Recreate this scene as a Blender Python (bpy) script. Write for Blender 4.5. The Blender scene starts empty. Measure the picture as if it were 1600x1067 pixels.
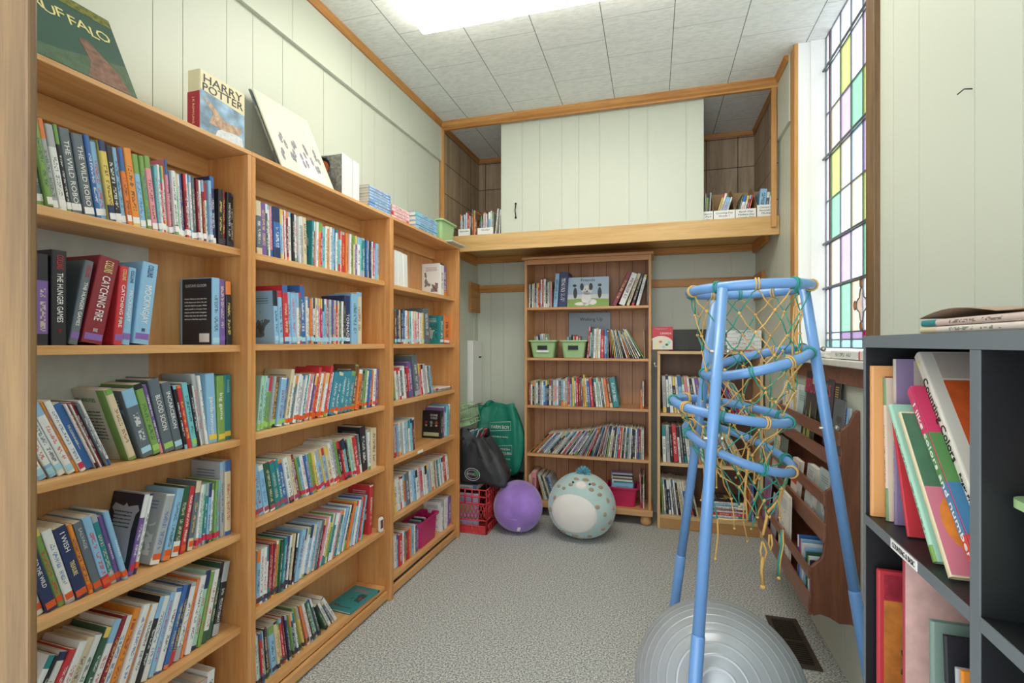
import bpy, math, random
from mathutils import Matrix, Vector
rnd = random.Random(7)
C = bpy.context.scene.collection
H = 1.25                                  # eye height in metres; room measures below are in eye heights
# ---------------------------------------------------------------- camera, world, light, exposure
FPX = 770.0; TH = math.atan(220/770)
FWD = Vector((-math.sin(TH), math.cos(TH), 0)); RGT = Vector((math.cos(TH), math.sin(TH), 0)); UP = Vector((0,0,1))
CAM = Vector((0,0,H))
cd = bpy.data.cameras.new('camera'); cam = bpy.data.objects.new('camera', cd); C.objects.link(cam)
cd.sensor_width = 36; cd.lens = FPX/1600*36; cd.shift_y = 3.5/1600; cd.clip_start = .02
cam.location = CAM; cam.rotation_euler = (math.pi/2, 0, TH)
bpy.context.scene.camera = cam
sc = bpy.context.scene
sc.view_settings.view_transform = 'Standard'; sc.view_settings.look = 'None'
sc.view_settings.exposure = 0.25; sc.view_settings.gamma = 1.0; sc.view_settings.use_curve_mapping = False
w = bpy.data.worlds.new('World'); sc.world = w; w.use_nodes = True
w.node_tree.nodes['Background'].inputs[0].default_value = (.93, .97, 1, 1)
w.node_tree.nodes['Background'].inputs[1].default_value = 2.8
LIGHT_EMIT = 9.0                           # ceiling lamp diffuser
def ray(x, y): return FWD + RGT*((x-800)/FPX) + UP*((537-y)/FPX)
def onX(x, y, X): r = ray(x,y); return CAM + r*(X/r.x)
def onY(x, y, Y): r = ray(x,y); return CAM + r*(Y/r.y)
def onZ(x, y, Z): r = ray(x,y); return CAM + r*((Z-H)/r.z)
def onM(x, y, M, d=0.0):                  # point on the plane y=d of frame M, in the frame's coordinates
    I = M.inverted(); o = I @ CAM; r = I.to_3x3() @ ray(x,y)
    return o + r*((d-o.y)/r.y)
# ---------------------------------------------------------------- colours and materials
def lin(c):
    if isinstance(c, str): c = tuple(int(c[i:i+2],16) for i in (0,2,4))
    return tuple((v/255/12.92 if v/255 <= .04045 else ((v/255+.055)/1.055)**2.4) for v in c)
MATS = {}
def mat(name, col, rough=.5, metal=0, emit=0, spec=.5, bump=0, bscale=200, var=0, vscale=30):
    if name in MATS: return MATS[name]
    m = bpy.data.materials.new(name); m.use_nodes = True; nt = m.node_tree; b = nt.nodes['Principled BSDF']
    c = lin(col); b.inputs['Base Color'].default_value = (*c,1); b.inputs['Roughness'].default_value = rough
    b.inputs['Metallic'].default_value = metal; b.inputs['Specular IOR Level'].default_value = spec
    if emit: b.inputs['Emission Color'].default_value = (*c,1); b.inputs['Emission Strength'].default_value = emit
    tc = nt.nodes.new('ShaderNodeTexCoord')
    if var:
        n = nt.nodes.new('ShaderNodeTexNoise'); n.inputs['Scale'].default_value = vscale; n.inputs['Detail'].default_value = 3
        nt.links.new(tc.outputs['Object'], n.inputs['Vector'])
        r = nt.nodes.new('ShaderNodeMapRange'); r.inputs['From Min'].default_value=.3; r.inputs['From Max'].default_value=.7
        r.inputs['To Min'].default_value = 1-var; r.inputs['To Max'].default_value = 1+var*.6
        nt.links.new(n.outputs['Fac'], r.inputs['Value'])
        mx = nt.nodes.new('ShaderNodeVectorMath'); mx.operation='SCALE'; mx.inputs[0].default_value = c
        nt.links.new(r.outputs[0], mx.inputs['Scale']); nt.links.new(mx.outputs[0], b.inputs['Base Color'])
    if bump:
        n = nt.nodes.new('ShaderNodeTexNoise'); n.inputs['Scale'].default_value = bscale; n.inputs['Detail'].default_value = 3
        nt.links.new(tc.outputs['Object'], n.inputs['Vector'])
        bp = nt.nodes.new('ShaderNodeBump'); bp.inputs['Strength'].default_value = bump; bp.inputs['Distance'].default_value=.003
        nt.links.new(n.outputs['Fac'], bp.inputs['Height']); nt.links.new(bp.outputs[0], b.inputs['Normal'])
    MATS[name] = m; return m
def wood(name, c1, c2, axis='z', scale=1.0, rough=.45, boards=0, gap='3a2a1c'):
    """wood grain running along axis; boards>0: vertical board joints every that many metres along x"""
    if name in MATS: return MATS[name]
    m = bpy.data.materials.new(name); m.use_nodes = True; nt = m.node_tree; b = nt.nodes['Principled BSDF']; L = nt.links.new
    tc = nt.nodes.new('ShaderNodeTexCoord'); mp = nt.nodes.new('ShaderNodeMapping')
    s = [14*scale]*3; s['xyz'.index(axis)] = .9*scale; mp.inputs['Scale'].default_value = s
    L(tc.outputs['Object'], mp.inputs['Vector'])
    n = nt.nodes.new('ShaderNodeTexNoise'); n.inputs['Scale'].default_value = 1.6; n.inputs['Detail'].default_value = 6; n.inputs['Distortion'].default_value = .9
    L(mp.outputs[0], n.inputs['Vector'])
    n2 = nt.nodes.new('ShaderNodeTexNoise'); n2.inputs['Scale'].default_value = 12; n2.inputs['Detail'].default_value = 2
    L(mp.outputs[0], n2.inputs['Vector'])
    ad = nt.nodes.new('ShaderNodeMath'); ad.operation='MULTIPLY_ADD'; ad.inputs[1].default_value=.35; L(n2.outputs['Fac'], ad.inputs[0]); L(n.outputs['Fac'], ad.inputs[2])
    cr = nt.nodes.new('ShaderNodeValToRGB'); cr.color_ramp.elements[0].position=.42; cr.color_ramp.elements[1].position=.9
    cr.color_ramp.elements[0].color=(*lin(c1),1); cr.color_ramp.elements[1].color=(*lin(c2),1)
    L(ad.outputs[0], cr.inputs[0]); out = cr.outputs[0]
    if boards:
        sx = nt.nodes.new('ShaderNodeSeparateXYZ'); L(tc.outputs['Object'], sx.inputs[0])
        pp = nt.nodes.new('ShaderNodeMath'); pp.operation='PINGPONG'; pp.inputs[1].default_value = boards/2; L(sx.outputs['X'], pp.inputs[0])
        lt = nt.nodes.new('ShaderNodeMath'); lt.operation='LESS_THAN'; lt.inputs[1].default_value=.0022; L(pp.outputs[0], lt.inputs[0])
        mx = nt.nodes.new('ShaderNodeMix'); mx.data_type='RGBA'; L(lt.outputs[0], mx.inputs[0]); L(out, mx.inputs[6]); mx.inputs[7].default_value=(*lin(gap),1); out = mx.outputs[2]
    L(out, b.inputs['Base Color']); b.inputs['Roughness'].default_value = rough
    bp = nt.nodes.new('ShaderNodeBump'); bp.inputs['Strength'].default_value=.12; bp.inputs['Distance'].default_value=.001
    L(ad.outputs[0], bp.inputs['Height']); L(bp.outputs[0], b.inputs['Normal'])
    MATS[name] = m; return m
# ---------------------------------------------------------------- mesh helpers
class MB:
    def __init__(s): s.v=[]; s.f=[]; s.m=[]; s.sm=[]
    def add(s, vs, fs, mi=0, M=None, smooth=False):
        o = len(s.v)
        for p in vs: s.v.append(tuple(M @ Vector(p)) if M else tuple(p))
        for f in fs: s.f.append(tuple(i+o for i in f)); s.m.append(mi); s.sm.append(smooth)
        return s
    def box(s, x0,x1,y0,y1,z0,z1, mi=0, M=None):
        vs=[(x,y,z) for z in (z0,z1) for y in (y0,y1) for x in (x0,x1)]
        return s.add(vs, [(0,2,3,1),(4,5,7,6),(0,1,5,4),(2,6,7,3),(0,4,6,2),(1,3,7,5)], mi, M)
    def prism(s, poly, a0, a1, axis='z', mi=0, M=None, smooth=False):
        """poly in the two other axes (in xyz order), extruded along axis"""
        n=len(poly); vs=[]
        for a in (a0,a1):
            for p in poly:
                vs.append({'z':(p[0],p[1],a),'y':(p[0],a,p[1]),'x':(a,p[0],p[1])}[axis])
        fs=[tuple(range(n))[::-1], tuple(range(n,2*n))]
        if axis=='y': fs=[f[::-1] for f in fs]
        for i in range(n):
            j=(i+1)%n; q=(i,j,n+j,n+i); fs.append(q if axis!='y' else q[::-1])
        return s.add(vs, fs, mi, M, smooth)
    def tube(s, pts, r, n=8, closed=False, mi=0, caps=True, smooth=True):
        pts=[Vector(p) for p in pts]; N=len(pts); vs=[]; up=None
        for i,p in enumerate(pts):
            a = pts[(i-1)%N] if (closed or i>0) else p; b = pts[(i+1)%N] if (closed or i<N-1) else p
            t=(b-a).normalized() if (b-a).length>1e-9 else Vector((0,0,1))
            if up is None:
                up = t.orthogonal().normalized()
            up = (up - t*up.dot(t)); up = up.normalized() if up.length>1e-6 else t.orthogonal().normalized()
            bi = t.cross(up); rr = r[i] if isinstance(r,(list,tuple)) else r
            for k in range(n):
                an=2*math.pi*k/n; vs.append(p+(up*math.cos(an)+bi*math.sin(an))*rr)
        fs=[]
        for i in range(N if closed else N-1):
            j=(i+1)%N
            for k in range(n):
                l=(k+1)%n; fs.append((i*n+k,i*n+l,j*n+l,j*n+k))
        s.add(vs, fs, mi, None, smooth)
        if caps and not closed:
            o=len(s.v)-len(vs)
            s.f.append(tuple(o+k for k in range(n))[::-1]); s.m.append(mi); s.sm.append(False)
            s.f.append(tuple(o+(N-1)*n+k for k in range(n))); s.m.append(mi); s.sm.append(False)
        return s
    def lathe(s, prof, n=24, mi=0, M=None, smooth=True):
        vs=[]; fs=[]
        for r,z in prof:
            for k in range(n):
                a=2*math.pi*k/n; vs.append((r*math.cos(a), r*math.sin(a), z))
        for i in range(len(prof)-1):
            for k in range(n):
                l=(k+1)%n; fs.append((i*n+k,i*n+l,(i+1)*n+l,(i+1)*n+k))
        fs.append(tuple(range(n))[::-1]); fs.append(tuple((len(prof)-1)*n+k for k in range(n)))
        return s.add(vs, fs, mi, M, smooth)
    def ball(s, c, r, seg=8, mi=0, sc=(1,1,1)):
        prof=[(max(1e-5,r*math.sin(math.pi*i/(seg-2+4))), -r*math.cos(math.pi*i/(seg+2))) for i in range(seg+3)]
        return s.lathe(prof, seg, mi, Matrix.Translation(c) @ Matrix.Diagonal((*sc,1)))
    def build(s, name, m, parent=None, M=None, bevel=0, seg=2):
        me = bpy.data.meshes.new(name); me.from_pydata(s.v, [], s.f)
        for mm in (m if isinstance(m,(list,tuple)) else [m]): me.materials.append(mm)
        me.polygons.foreach_set('material_index', s.m); me.polygons.foreach_set('use_smooth', s.sm); me.update()
        o = bpy.data.objects.new(name, me); C.objects.link(o)
        if parent: o.parent = parent
        if M is not None: o.matrix_basis = M
        if bevel:
            b=o.modifiers.new('bevel','BEVEL'); b.width=bevel; b.segments=seg; b.limit_method='ANGLE'; b.angle_limit=.6
        return o
def tag(o, label=None, cat=None, group=None, kind=None):
    if label: o['label']=label
    if cat: o['category']=cat
    if group: o['group']=group
    if kind: o['kind']=kind
    return o
def thing(name, label, cat, M=None, group=None, kind=None):
    o = bpy.data.objects.new(name, None); C.objects.link(o); o.empty_display_size=.05
    if M is not None: o.matrix_basis = M
    return tag(o, label, cat, group, kind)
def T(x,y,z): return Matrix.Translation((x,y,z))
def RZ(a): return Matrix.Rotation(a,4,'Z')
def RX(a): return Matrix.Rotation(a,4,'X')
def RY(a): return Matrix.Rotation(a,4,'Y')
def basis(X, Y, Z, o):
    M = Matrix.Identity(4)
    for i,v in enumerate((X,Y,Z)):
        for k in range(3): M[k][i]=v[k]
    for k in range(3): M[k][3]=o[k]
    return M
FRONT = basis((1,0,0),(0,0,1),(0,-1,0),(0,0,0))     # writing upright on a face towards -y
SPINE = basis((0,0,-1),(1,0,0),(0,-1,0),(0,0,0))    # writing running down a spine
def text(parent, s, size, m, o, rot=FRONT, fitw=None, name='lettering', ext=.0003, ax='CENTER', bold=0, shear=0, lab=None):
    cu = bpy.data.curves.new('t','FONT'); cu.body=s; cu.size=size; cu.align_x=ax; cu.align_y='CENTER'; cu.extrude=ext; cu.resolution_u=2
    cu.offset = bold; cu.shear = shear
    ob = bpy.data.objects.new('t', cu); me = bpy.data.meshes.new_from_object(ob)
    bpy.data.objects.remove(ob); bpy.data.curves.remove(cu)
    xs=[v.co.x for v in me.vertices]
    if fitw and xs:
        k = fitw/(max(xs)-min(xs)); me.transform(Matrix.Diagonal((k,1,1,1)))
    me.materials.clear(); me.materials.append(m); me.name=name
    t = bpy.data.objects.new(name, me); C.objects.link(t); t.parent=parent
    t.matrix_basis = T(*o) @ rot
    if lab: t['label']=lab
    return t
# ---------------------------------------------------------------- shared materials
M_wall = mat('cream_green_painted_board', 'cdd3c4', .45, bump=.05, bscale=60)
M_white = mat('white_paint', 'eef0ee', .4)
M_ceil = mat('t', 'd3dad8'); del MATS['t']
M_maple = wood('honey_maple', 'c88a4c', 'e4b67c', 'x', .8)
M_maplev = wood('honey_maple_upright', 'bc7a3c', 'dfa96c', 'z', .8)
M_mapleb = wood('honey_maple_back', 'bf8650', 'dcae78', 'z', .6)
M_pine = wood('pine_board', 'c08a58', 'dcae7c', 'x', .9)
M_pinev = wood('pine_upright', 'c08a58', 'dcae7c', 'z', .9)
M_pineb = wood('pine_tongue_and_groove', 'a87450', 'c4946a', 'z', .9, boards=.095, gap='6a4026')
M_oakh = wood('golden_oak_trim', 'a8692c', 'd09a56', 'x', 1)
M_oakv = wood('golden_oak_upright', 'b07838', 'd3a266', 'z', 1)
M_oaky = wood('golden_oak_long', 'a8692c', 'd09a56', 'y', 1)
M_loft = wood('pale_fir_fascia', 'c09452', 'dfbb82', 'x', .7)
M_walnut = wood('dark_walnut', '5e3424', '85543a', 'z', 1.1, rough=.35)
M_walnuty = wood('dark_walnut_rail', '6a3e2c', '90604a', 'x', 1.1, rough=.35)
M_jamb = wood('brown_oak_jamb', '5c442d', '80633f', 'z', 1.6)
M_black = mat('black_laminate', '17191c', .45)
M_grey = mat('grey_edge_band', '6f777d', .4)
M_page = mat('page_edges', 'e4dcc8', .8, var=.1, vscale=400)
M_steel = mat('steel', 'a8a8a8', .3, 1)
INK = {'w': mat('white_ink','f2f2f0'), 'k': mat('black_ink','1c1c20'), 'y': mat('yellow_ink','ece09a'), 'r': mat('red_ink','cc3340'), 'o': mat('orange_ink','e2743a'),
       's': mat('silver_ink','c8ccd0'), 'n': mat('navy_ink','2a3a66'), 'l': mat('pale_blue_ink','a8d2e6'), 'g': mat('green_ink','3a7a4a')}
# ---------------------------------------------------------------- room shell
XR = .556*H; YB = 3.05*H; YL = 2.49*H; ZC = 2.2*H
def Mleft(d=0.0):                         # frame of the left cases: x along them, y into the wall
    a = math.atan(.03)
    return basis((math.sin(a),math.cos(a),0),(-math.cos(a),math.sin(a),0),(0,0,1),(-1.013*H,.586*H,0)) @ T(0,d,0)
ML = Mleft()
def struct(name, mb, m, M=None, bevel=0, parent=None):
    o = mb.build(name, m, parent, M, bevel)
    if not parent: o['kind']='structure'
    return o
# carpet
m = bpy.data.materials.new('speckled_grey_carpet'); m.use_nodes=True; nt=m.node_tree; b=nt.nodes['Principled BSDF']; L=nt.links.new
tc=nt.nodes.new('ShaderNodeTexCoord'); n=nt.nodes.new('ShaderNodeTexNoise'); n.inputs['Scale'].default_value=150; n.inputs['Detail'].default_value=2; L(tc.outputs['Object'],n.inputs['Vector'])
cr=nt.nodes.new('ShaderNodeValToRGB'); e=cr.color_ramp.elements; e[0].position=.36; e[0].color=(*lin('7c8080'),1); e[1].position=.64; e[1].color=(*lin('dadcd8'),1)
L(n.outputs['Fac'],cr.inputs[0]); L(cr.outputs[0],b.inputs['Base Color']); b.inputs['Roughness'].default_value=.95; b.inputs['Specular IOR Level'].default_value=.1
bp=nt.nodes.new('ShaderNodeBump'); bp.inputs['Strength'].default_value=.5; bp.inputs['Distance'].default_value=.004; L(n.outputs['Fac'],bp.inputs['Height']); L(bp.outputs[0],b.inputs['Normal'])
M_carpet=m
struct('floor', MB().box(-1.9,XR+.2,-.5,YB+.1,-.08,0), M_carpet)
# ceiling of staggered square tiles
m = bpy.data.materials.new('textured_ceiling_tile'); m.use_nodes=True; nt=m.node_tree; b=nt.nodes['Principled BSDF']; L=nt.links.new
tc=nt.nodes.new('ShaderNodeTexCoord'); sx=nt.nodes.new('ShaderNodeSeparateXYZ'); L(tc.outputs['Object'],sx.inputs[0])
P=.2555*H
def mth(op,a,b_=None,c_=None):
    q=nt.nodes.new('ShaderNodeMath'); q.operation=op
    for i,v in enumerate((a,b_,c_)):
        if v is None: continue
        if isinstance(v,(int,float)): q.inputs[i].default_value=v
        else: L(v,q.inputs[i])
    return q.outputs[0]
xx=mth('DIVIDE',mth('ADD',sx.outputs['X'],.4355*H+40*P),P); col=mth('FLOOR',xx); fx=mth('FRACT',xx)
half=mth('MULTIPLY',mth('MODULO',col,2.0),.5)
yy=mth('ADD',mth('DIVIDE',mth('ADD',sx.outputs['Y'],-1.973*H+40*P),P),half); fy=mth('FRACT',yy)
dx=mth('MINIMUM',fx,mth('SUBTRACT',1.0,fx)); dy=mth('MINIMUM',fy,mth('SUBTRACT',1.0,fy))
joint=mth('MAXIMUM', mth('LESS_THAN',dx,.006), mth('MULTIPLY',mth('LESS_THAN',dy,.004),.6))
n=nt.nodes.new('ShaderNodeTexNoise'); n.inputs['Scale'].default_value=1; n.inputs['Detail'].default_value=4
mp=nt.nodes.new('ShaderNodeMapping'); mp.inputs['Scale'].default_value=(30,110,30); L(tc.outputs['Object'],mp.inputs[0]); L(mp.outputs[0],n.inputs['Vector'])
cr=nt.nodes.new('ShaderNodeValToRGB'); e=cr.color_ramp.elements; e[0].position=.35; e[0].color=(*lin('e0e6e4'),1); e[1].position=.6; e[1].color=(*lin('f0f4f2'),1); L(n.outputs['Fac'],cr.inputs[0])
mx=nt.nodes.new('ShaderNodeMix'); mx.data_type='RGBA'; L(joint,mx.inputs[0]); L(cr.outputs[0],mx.inputs[6]); mx.inputs[7].default_value=(*lin('70787a'),1)
L(mx.outputs[2],b.inputs['Base Color']); b.inputs['Roughness'].default_value=.8
hh=mth('SUBTRACT',mth('MULTIPLY',n.outputs['Fac'],.5),joint)
bp=nt.nodes.new('ShaderNodeBump'); bp.inputs['Strength'].default_value=.35; bp.inputs['Distance'].default_value=.004; L(hh,bp.inputs['Height']); L(bp.outputs[0],b.inputs['Normal'])
M_ceil=m
struct('ceiling', MB().box(-1.9,XR+.2,-.5,YB+.1,ZC,ZC+.08), M_ceil)
# plank walls: vertical V grooves in the board profile
def planks(x0, x1, z0, z1, grooves, th=.03, gw=.0035, gd=.005):
    pr=[(x0,0)]
    for g in sorted(grooves):
        if x0+gw < g < x1-gw: pr += [(g-.0011,0),(g-.0011,gd),(g+.0011,gd),(g+.0011,0)]
    pr += [(x1,0),(x1,th),(x0,th)]
    return MB().prism(pr, z0, z1, 'z')
def gx(pxs, y, M): return [onM(p,y,M).x for p in pxs]
MW = Mleft(.165*H)                         # lower left wall plane
sB = (YB-.586*H)/math.cos(math.atan(.03))
gl = gx([238.7,285.7,354,395,441.6,505.4,565,585,615,637,670],150,MW); st=gl[-1]
gl += [-.75,-.55,-.32,-.1,.08] + [st+.13*i for i in range(1,8)]
struct('wall_left', planks(-1.3, sB, 0, ZC, gl), M_wall, MW)
MU = Mleft(.150*H)                         # the upper band of boards lapped over it
zs = H+.8745*H
def zof(px,py,M): return onM(px,py,M).z
zs = (zof(640,211.9,MU)+zof(480,81,MU))/2
sL = (YL-.586*H)
gu = gx([457,549,571,590,610,640,655,674,684],150,MU)
struct('wall_left_upper', planks(-1.3, sL, zs, ZC, gu+[-.9,-.5,-.1,.1], th=.015*H), M_wall, MU)
# right wall (frame looks towards +x: local x runs from far to near)
MR = basis((0,-1,0),(1,0,0),(0,0,1),(XR,YB,0))
W0 = YB-2.21*H; W1 = YB-1.509*H            # window opening along the wall
SZ = .955*H
gr = gx([1396,1436,1523],300,MR)+[YB+.1-.0]
gfar = [.12,.2,.33,.45,.56,.66,.74,.80,.86,.92]
struct('wall_right', planks(0, W0, 0, ZC, gfar+gx([1226.5,1231],420,MR)), M_wall, MR)
struct('wall_right_near', planks(W1, YB+.5, 0, ZC, gr+[gr[2]+.15,gr[2]+.33]), M_wall, MR)
struct('wall_right_below', planks(W0, W1, 0, SZ-.045*H, gx([1300,1320],900,MR)+[W0+.12,W0+.35,W0+.6], th=.10*H), M_wall, MR)
ju = onM(1222,190,MR)
struct('wall_right_upper', planks(YB-YL, YB-2.285*H, 1.925*H, ZC, [YB-YL+.09]), M_wall, MR@T(0,-.0125*H,0))
# back wall below and inside the loft
MB_ = basis((1,0,0),(0,1,0),(0,0,1),(0,YB,0))
XL0 = -1.2*H
struct('wall_back', planks(XL0, XR, 0, ZC, gx([767,787,1024,1051,1085.5,1142.5],480,MB_)+[-.9,-.72,-.55,-.4,-.2]), M_wall, MB_)
# window: jambs, casing, sill
XG = .6545*H
mb=MB(); mb.box(XR-.002,XG+.03,2.21*H-.004,2.21*H+.02,SZ-.06,ZC); mb.box(XR+.045*H,XG,2.21*H-.012,2.21*H,SZ,ZC); mb.box(XR-.002,XG+.03,1.509*H-.02,1.509*H+.004,SZ-.06,ZC)
struct('trim_window_jamb', mb, M_white, bevel=.002)
struct('trim_1', MB().box(XR-.014,XR+.004,2.206*H,2.268*H,SZ-.1*H,ZC), M_oakv, bevel=.002)
struct('trim_2', MB().box(XR-.018,XR+.004,1.4616*H,1.513*H,SZ-.1*H,ZC), M_jamb, bevel=.003)
M_marble = mat('white_sill_paint','dcdcd4',.35,var=.12,vscale=14)
struct('trim_sill', MB().box(XR-.05,XG+.03,1.42*H,2.24*H,SZ-.022*H,SZ-.002*H), M_marble, bevel=.004)
struct('trim_sill_rail', MB().box(XR-.02,XR,1.40*H,2.262*H,SZ-.075*H,SZ-.024*H), M_walnuty, bevel=.002)
# leaded glass: coloured panes set between lead cames
def glass(name, c, body=.35):
    m = bpy.data.materials.new(name); m.use_nodes=True; nt=m.node_tree; nt.nodes.clear()
    o=nt.nodes.new('ShaderNodeOutputMaterial'); tr=nt.nodes.new('ShaderNodeBsdfTransparent'); tl=nt.nodes.new('ShaderNodeBsdfTranslucent'); gs=nt.nodes.new('ShaderNodeBsdfGlossy')
    m1=nt.nodes.new('ShaderNodeMixShader'); m2=nt.nodes.new('ShaderNodeMixShader'); gs.inputs['Roughness'].default_value=.08
    tc=nt.nodes.new('ShaderNodeTexCoord'); n=nt.nodes.new('ShaderNodeTexNoise'); n.inputs['Scale'].default_value=25; n.inputs['Detail'].default_value=4; n.inputs['Distortion'].default_value=2
    nt.links.new(tc.outputs['Object'],n.inputs['Vector'])
    cr=nt.nodes.new('ShaderNodeValToRGB'); cc=[.86*v**.60 for v in lin(c)]; e=cr.color_ramp.elements; e[0].position=.3; e[1].position=.7
    e[0].color=(*[v*.94 for v in cc],1); e[1].color=(*[min(1,v*1.03) for v in cc],1)
    nt.links.new(n.outputs['Fac'],cr.inputs[0])
    for q in (tr,tl): nt.links.new(cr.outputs[0],q.inputs['Color'])
    m1.inputs[0].default_value=body; nt.links.new(tr.outputs[0],m1.inputs[1]); nt.links.new(tl.outputs[0],m1.inputs[2])
    m2.inputs[0].default_value=.04; nt.links.new(m1.outputs[0],m2.inputs[1]); nt.links.new(gs.outputs[0],m2.inputs[2]); nt.links.new(m2.outputs[0],o.inputs[0])
    return m
GC = {'W':'f6f8fa','B':'d0dcec','L':'c6d48c','M':'9ccfb0','E':'e2dcc0','P':'cdb8d6','K':'dccbd6','Y':'c4ca84','R':'c8707c','O':'e0ccb4','T':'a8d0ca','A':'d6a25a','V':'a794b4','X':'c8245a'}
GN = {k: glass('pane_glass_'+k.lower(), c, .3) for k,c in GC.items()}
gk = list(GC); MG = basis((0,-1,0),(1,0,0),(0,0,1),(XG,2.21*H,0))    # local x from the far jamb towards us
colx = [.012,.05,.066]; colx += [.168+.1*i-.002 for i in range(0,5)] + [.60,.645,.695]
colx = [c*H for c in colx]
zr = [z*H for z in (.985,.998+.017,1.0417,1.212,1.3865,1.553,1.72,1.894,2.068,2.2)]
rows = ['TTTTTTTTTT','WRBVVXRVRW','WRBMOWWBRW','WREPWMEPRW','WRMWELWMRW','WRLEBPLERW','WREPMLPWRW','WRWLWKMLRW','WRWWWKWWRW']
grid = MB()
for r in range(9):
    for c in range(10):
        grid.box(colx[c],colx[c+1],.0,.003,zr[r],zr[r+1],gk.index(rows[r][c]))
window = grid.build('window_1',[GN[k] for k in gk],None,MG); window['kind']='structure'
M_lead = mat('lead_came','6d747c',.45,.6)
ld=MB()
for c in colx: ld.box(c-.0022*H,c+.0022*H,-.003,.006,zr[0],zr[-1])
for i,z in enumerate(zr):
    ld.box(colx[0],colx[-1],-.0035,.0065,z-.0022*H,z+.0022*H)
ld.build('came',M_lead,window)
sb=MB()
for z in (zr[3],zr[4],zr[6],zr[8]): sb.tube([(-.01,-.012,z+.004),(.9,-.012,z+.004)],.0055,8)
sb.build('saddle_bar',M_lead,window)
dm=MB(); dc=(.364*H+.002, 1.115*H+.012)
dcx=(colx[5]); dcz=1.127*H
def star(r,r2,n=4):
    out=[]
    for i in range(4*6):
        a=2*math.pi*i/24; k=abs(math.cos(2*a)); rr=r2+(r-r2)*k**1.6; out.append((dcx+rr*.85*math.cos(a), dcz+rr*math.sin(a)*1.15))
    return out
dm.prism(star(.062,.036),-.006,-.003,'y'); dm.build('diamond_pane',glass('pane_glass_clear','f4eef4',.3),window)
st_=star(.062,.036); dl=MB(); dl.tube([(x,-.006,z) for x,z in st_],.0028,6,closed=True)
ov=MB()
for ox,oz in ((0,.088),(0,-.088),(-.062,0),(.062,0)):
    el=[(dcx+ox+.012*math.cos(a),dcz+oz+.019*math.sin(a)) for a in [i*math.pi/8 for i in range(16)]]
    ov.prism(el,-.008,-.004,'y'); dl.tube([(x,-.008,z) for x,z in el],.0022,6,closed=True)
ov.build('amber_pane',glass('pane_glass_amber','e8a040',.5),window); dl.build('diamond_came',M_lead,window)
# crown mouldings
def crown(name, pts, m, r=.022):
    mb=MB(); a,b_=Vector(pts[0]),Vector(pts[1]); d=(b_-a).normalized(); s=Vector(pts[2])  # s: direction out of the wall
    prof=[(0,0),(r,0),(r,-.006),(r*.75,-.014),(r*.5,-.024),(.008,-.032),(0,-.032)]
    vs=[]; 
    for p in (a,b_):
        for q in prof: vs.append(p+s*q[0]+Vector((0,0,q[1])))
    n=len(prof); fs=[tuple(range(n))[::-1],tuple(range(n,2*n))]+[(i,(i+1)%n,n+(i+1)%n,n+i) for i in range(n)]
    mb.add(vs,fs); return struct(name,mb,m)
p0=MU@Vector((-1.3,0,ZC)); p1=MU@Vector((sL,0,ZC)); crown('trim_crown_left',(p0,p1,-(MU.to_3x3()@Vector((0,1,0)))),M_oaky)
crown('trim_crown_right',((XR-.0125*H,YL,ZC),(XR-.0125*H,2.285*H,ZC),(-1,0,0)),M_oaky)
# door jamb the camera looks past
struct('door_1', MB().box(-.95*H,-.60*H,.34*H,.349*H,0,2.3*H), M_jamb, bevel=.003)
# rails and blocks on the walls under the loft
struct('trim_rail', MB().box(-1.19*H,XR,YB-.022,YB,1.332*H,1.378*H), M_oakh, bevel=.002)
pb=onM(722,466,MW); 
struct('trim_block_left', MB().box(sB-.16*H,sB-.005,-.02,0,1.2*H,1.386*H), M_oakh, MW, bevel=.002)
struct('trim_block_right', MB().box(XR-.022,XR,2.80*H,3.0*H,1.24*H,1.378*H), M_oaky, bevel=.002)
# ---------------------------------------------------------------- storage loft
lf = thing('storage_loft','pale wooden storage loft with sliding white panel across the back of the room','loft',T(0,YL,1.5*H))
XLL=-1.118*H
mb=MB().box(XLL,XR-.002,.0,.02,-.002*H,.085*H); mb.build('fascia',M_loft,lf,bevel=.003)
MB().box(XLL,XR-.003,.021,YB-YL-.002,.060*H,.078*H).build('deck',M_loft,lf)
MB().box(XLL,XR-.003,YB-YL-.05,YB-YL-.025,.02*H,.058*H).build('ledger',M_oakh,lf)
MB().box(XLL+.005,XLL+.03,.022,YB-YL-.05,.005*H,.058*H).build('side_ledger',M_oaky,lf)
MB().box(XR-.028,XR-.003,.25,YB-YL-.05,.005*H,.058*H).build('side_ledger',M_oaky,lf)
zt=.7*H
MB().box(XLL+.002,XLL+.022*H+.004,-.018,.0-.001,.085*H,zt).build('post',M_oakv,lf,bevel=.002)
MB().box(XR-.038*H,XR-.016*H,-.018,-.001,.03*H,zt).build('post',M_oakv,lf,bevel=.002)
cr_=MB(); prof=[(-.02,zt),(-.045,zt),(-.045,zt-.014),(-.035,zt-.03),(-.022,zt-.04),(-.02,zt-.048),(0,zt-.048),(0,zt)]
cr_.prism(prof,XLL+.02*H,XR-.0125*H,'x'); cr_.build('crown_rail',M_oakh,lf)
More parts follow.
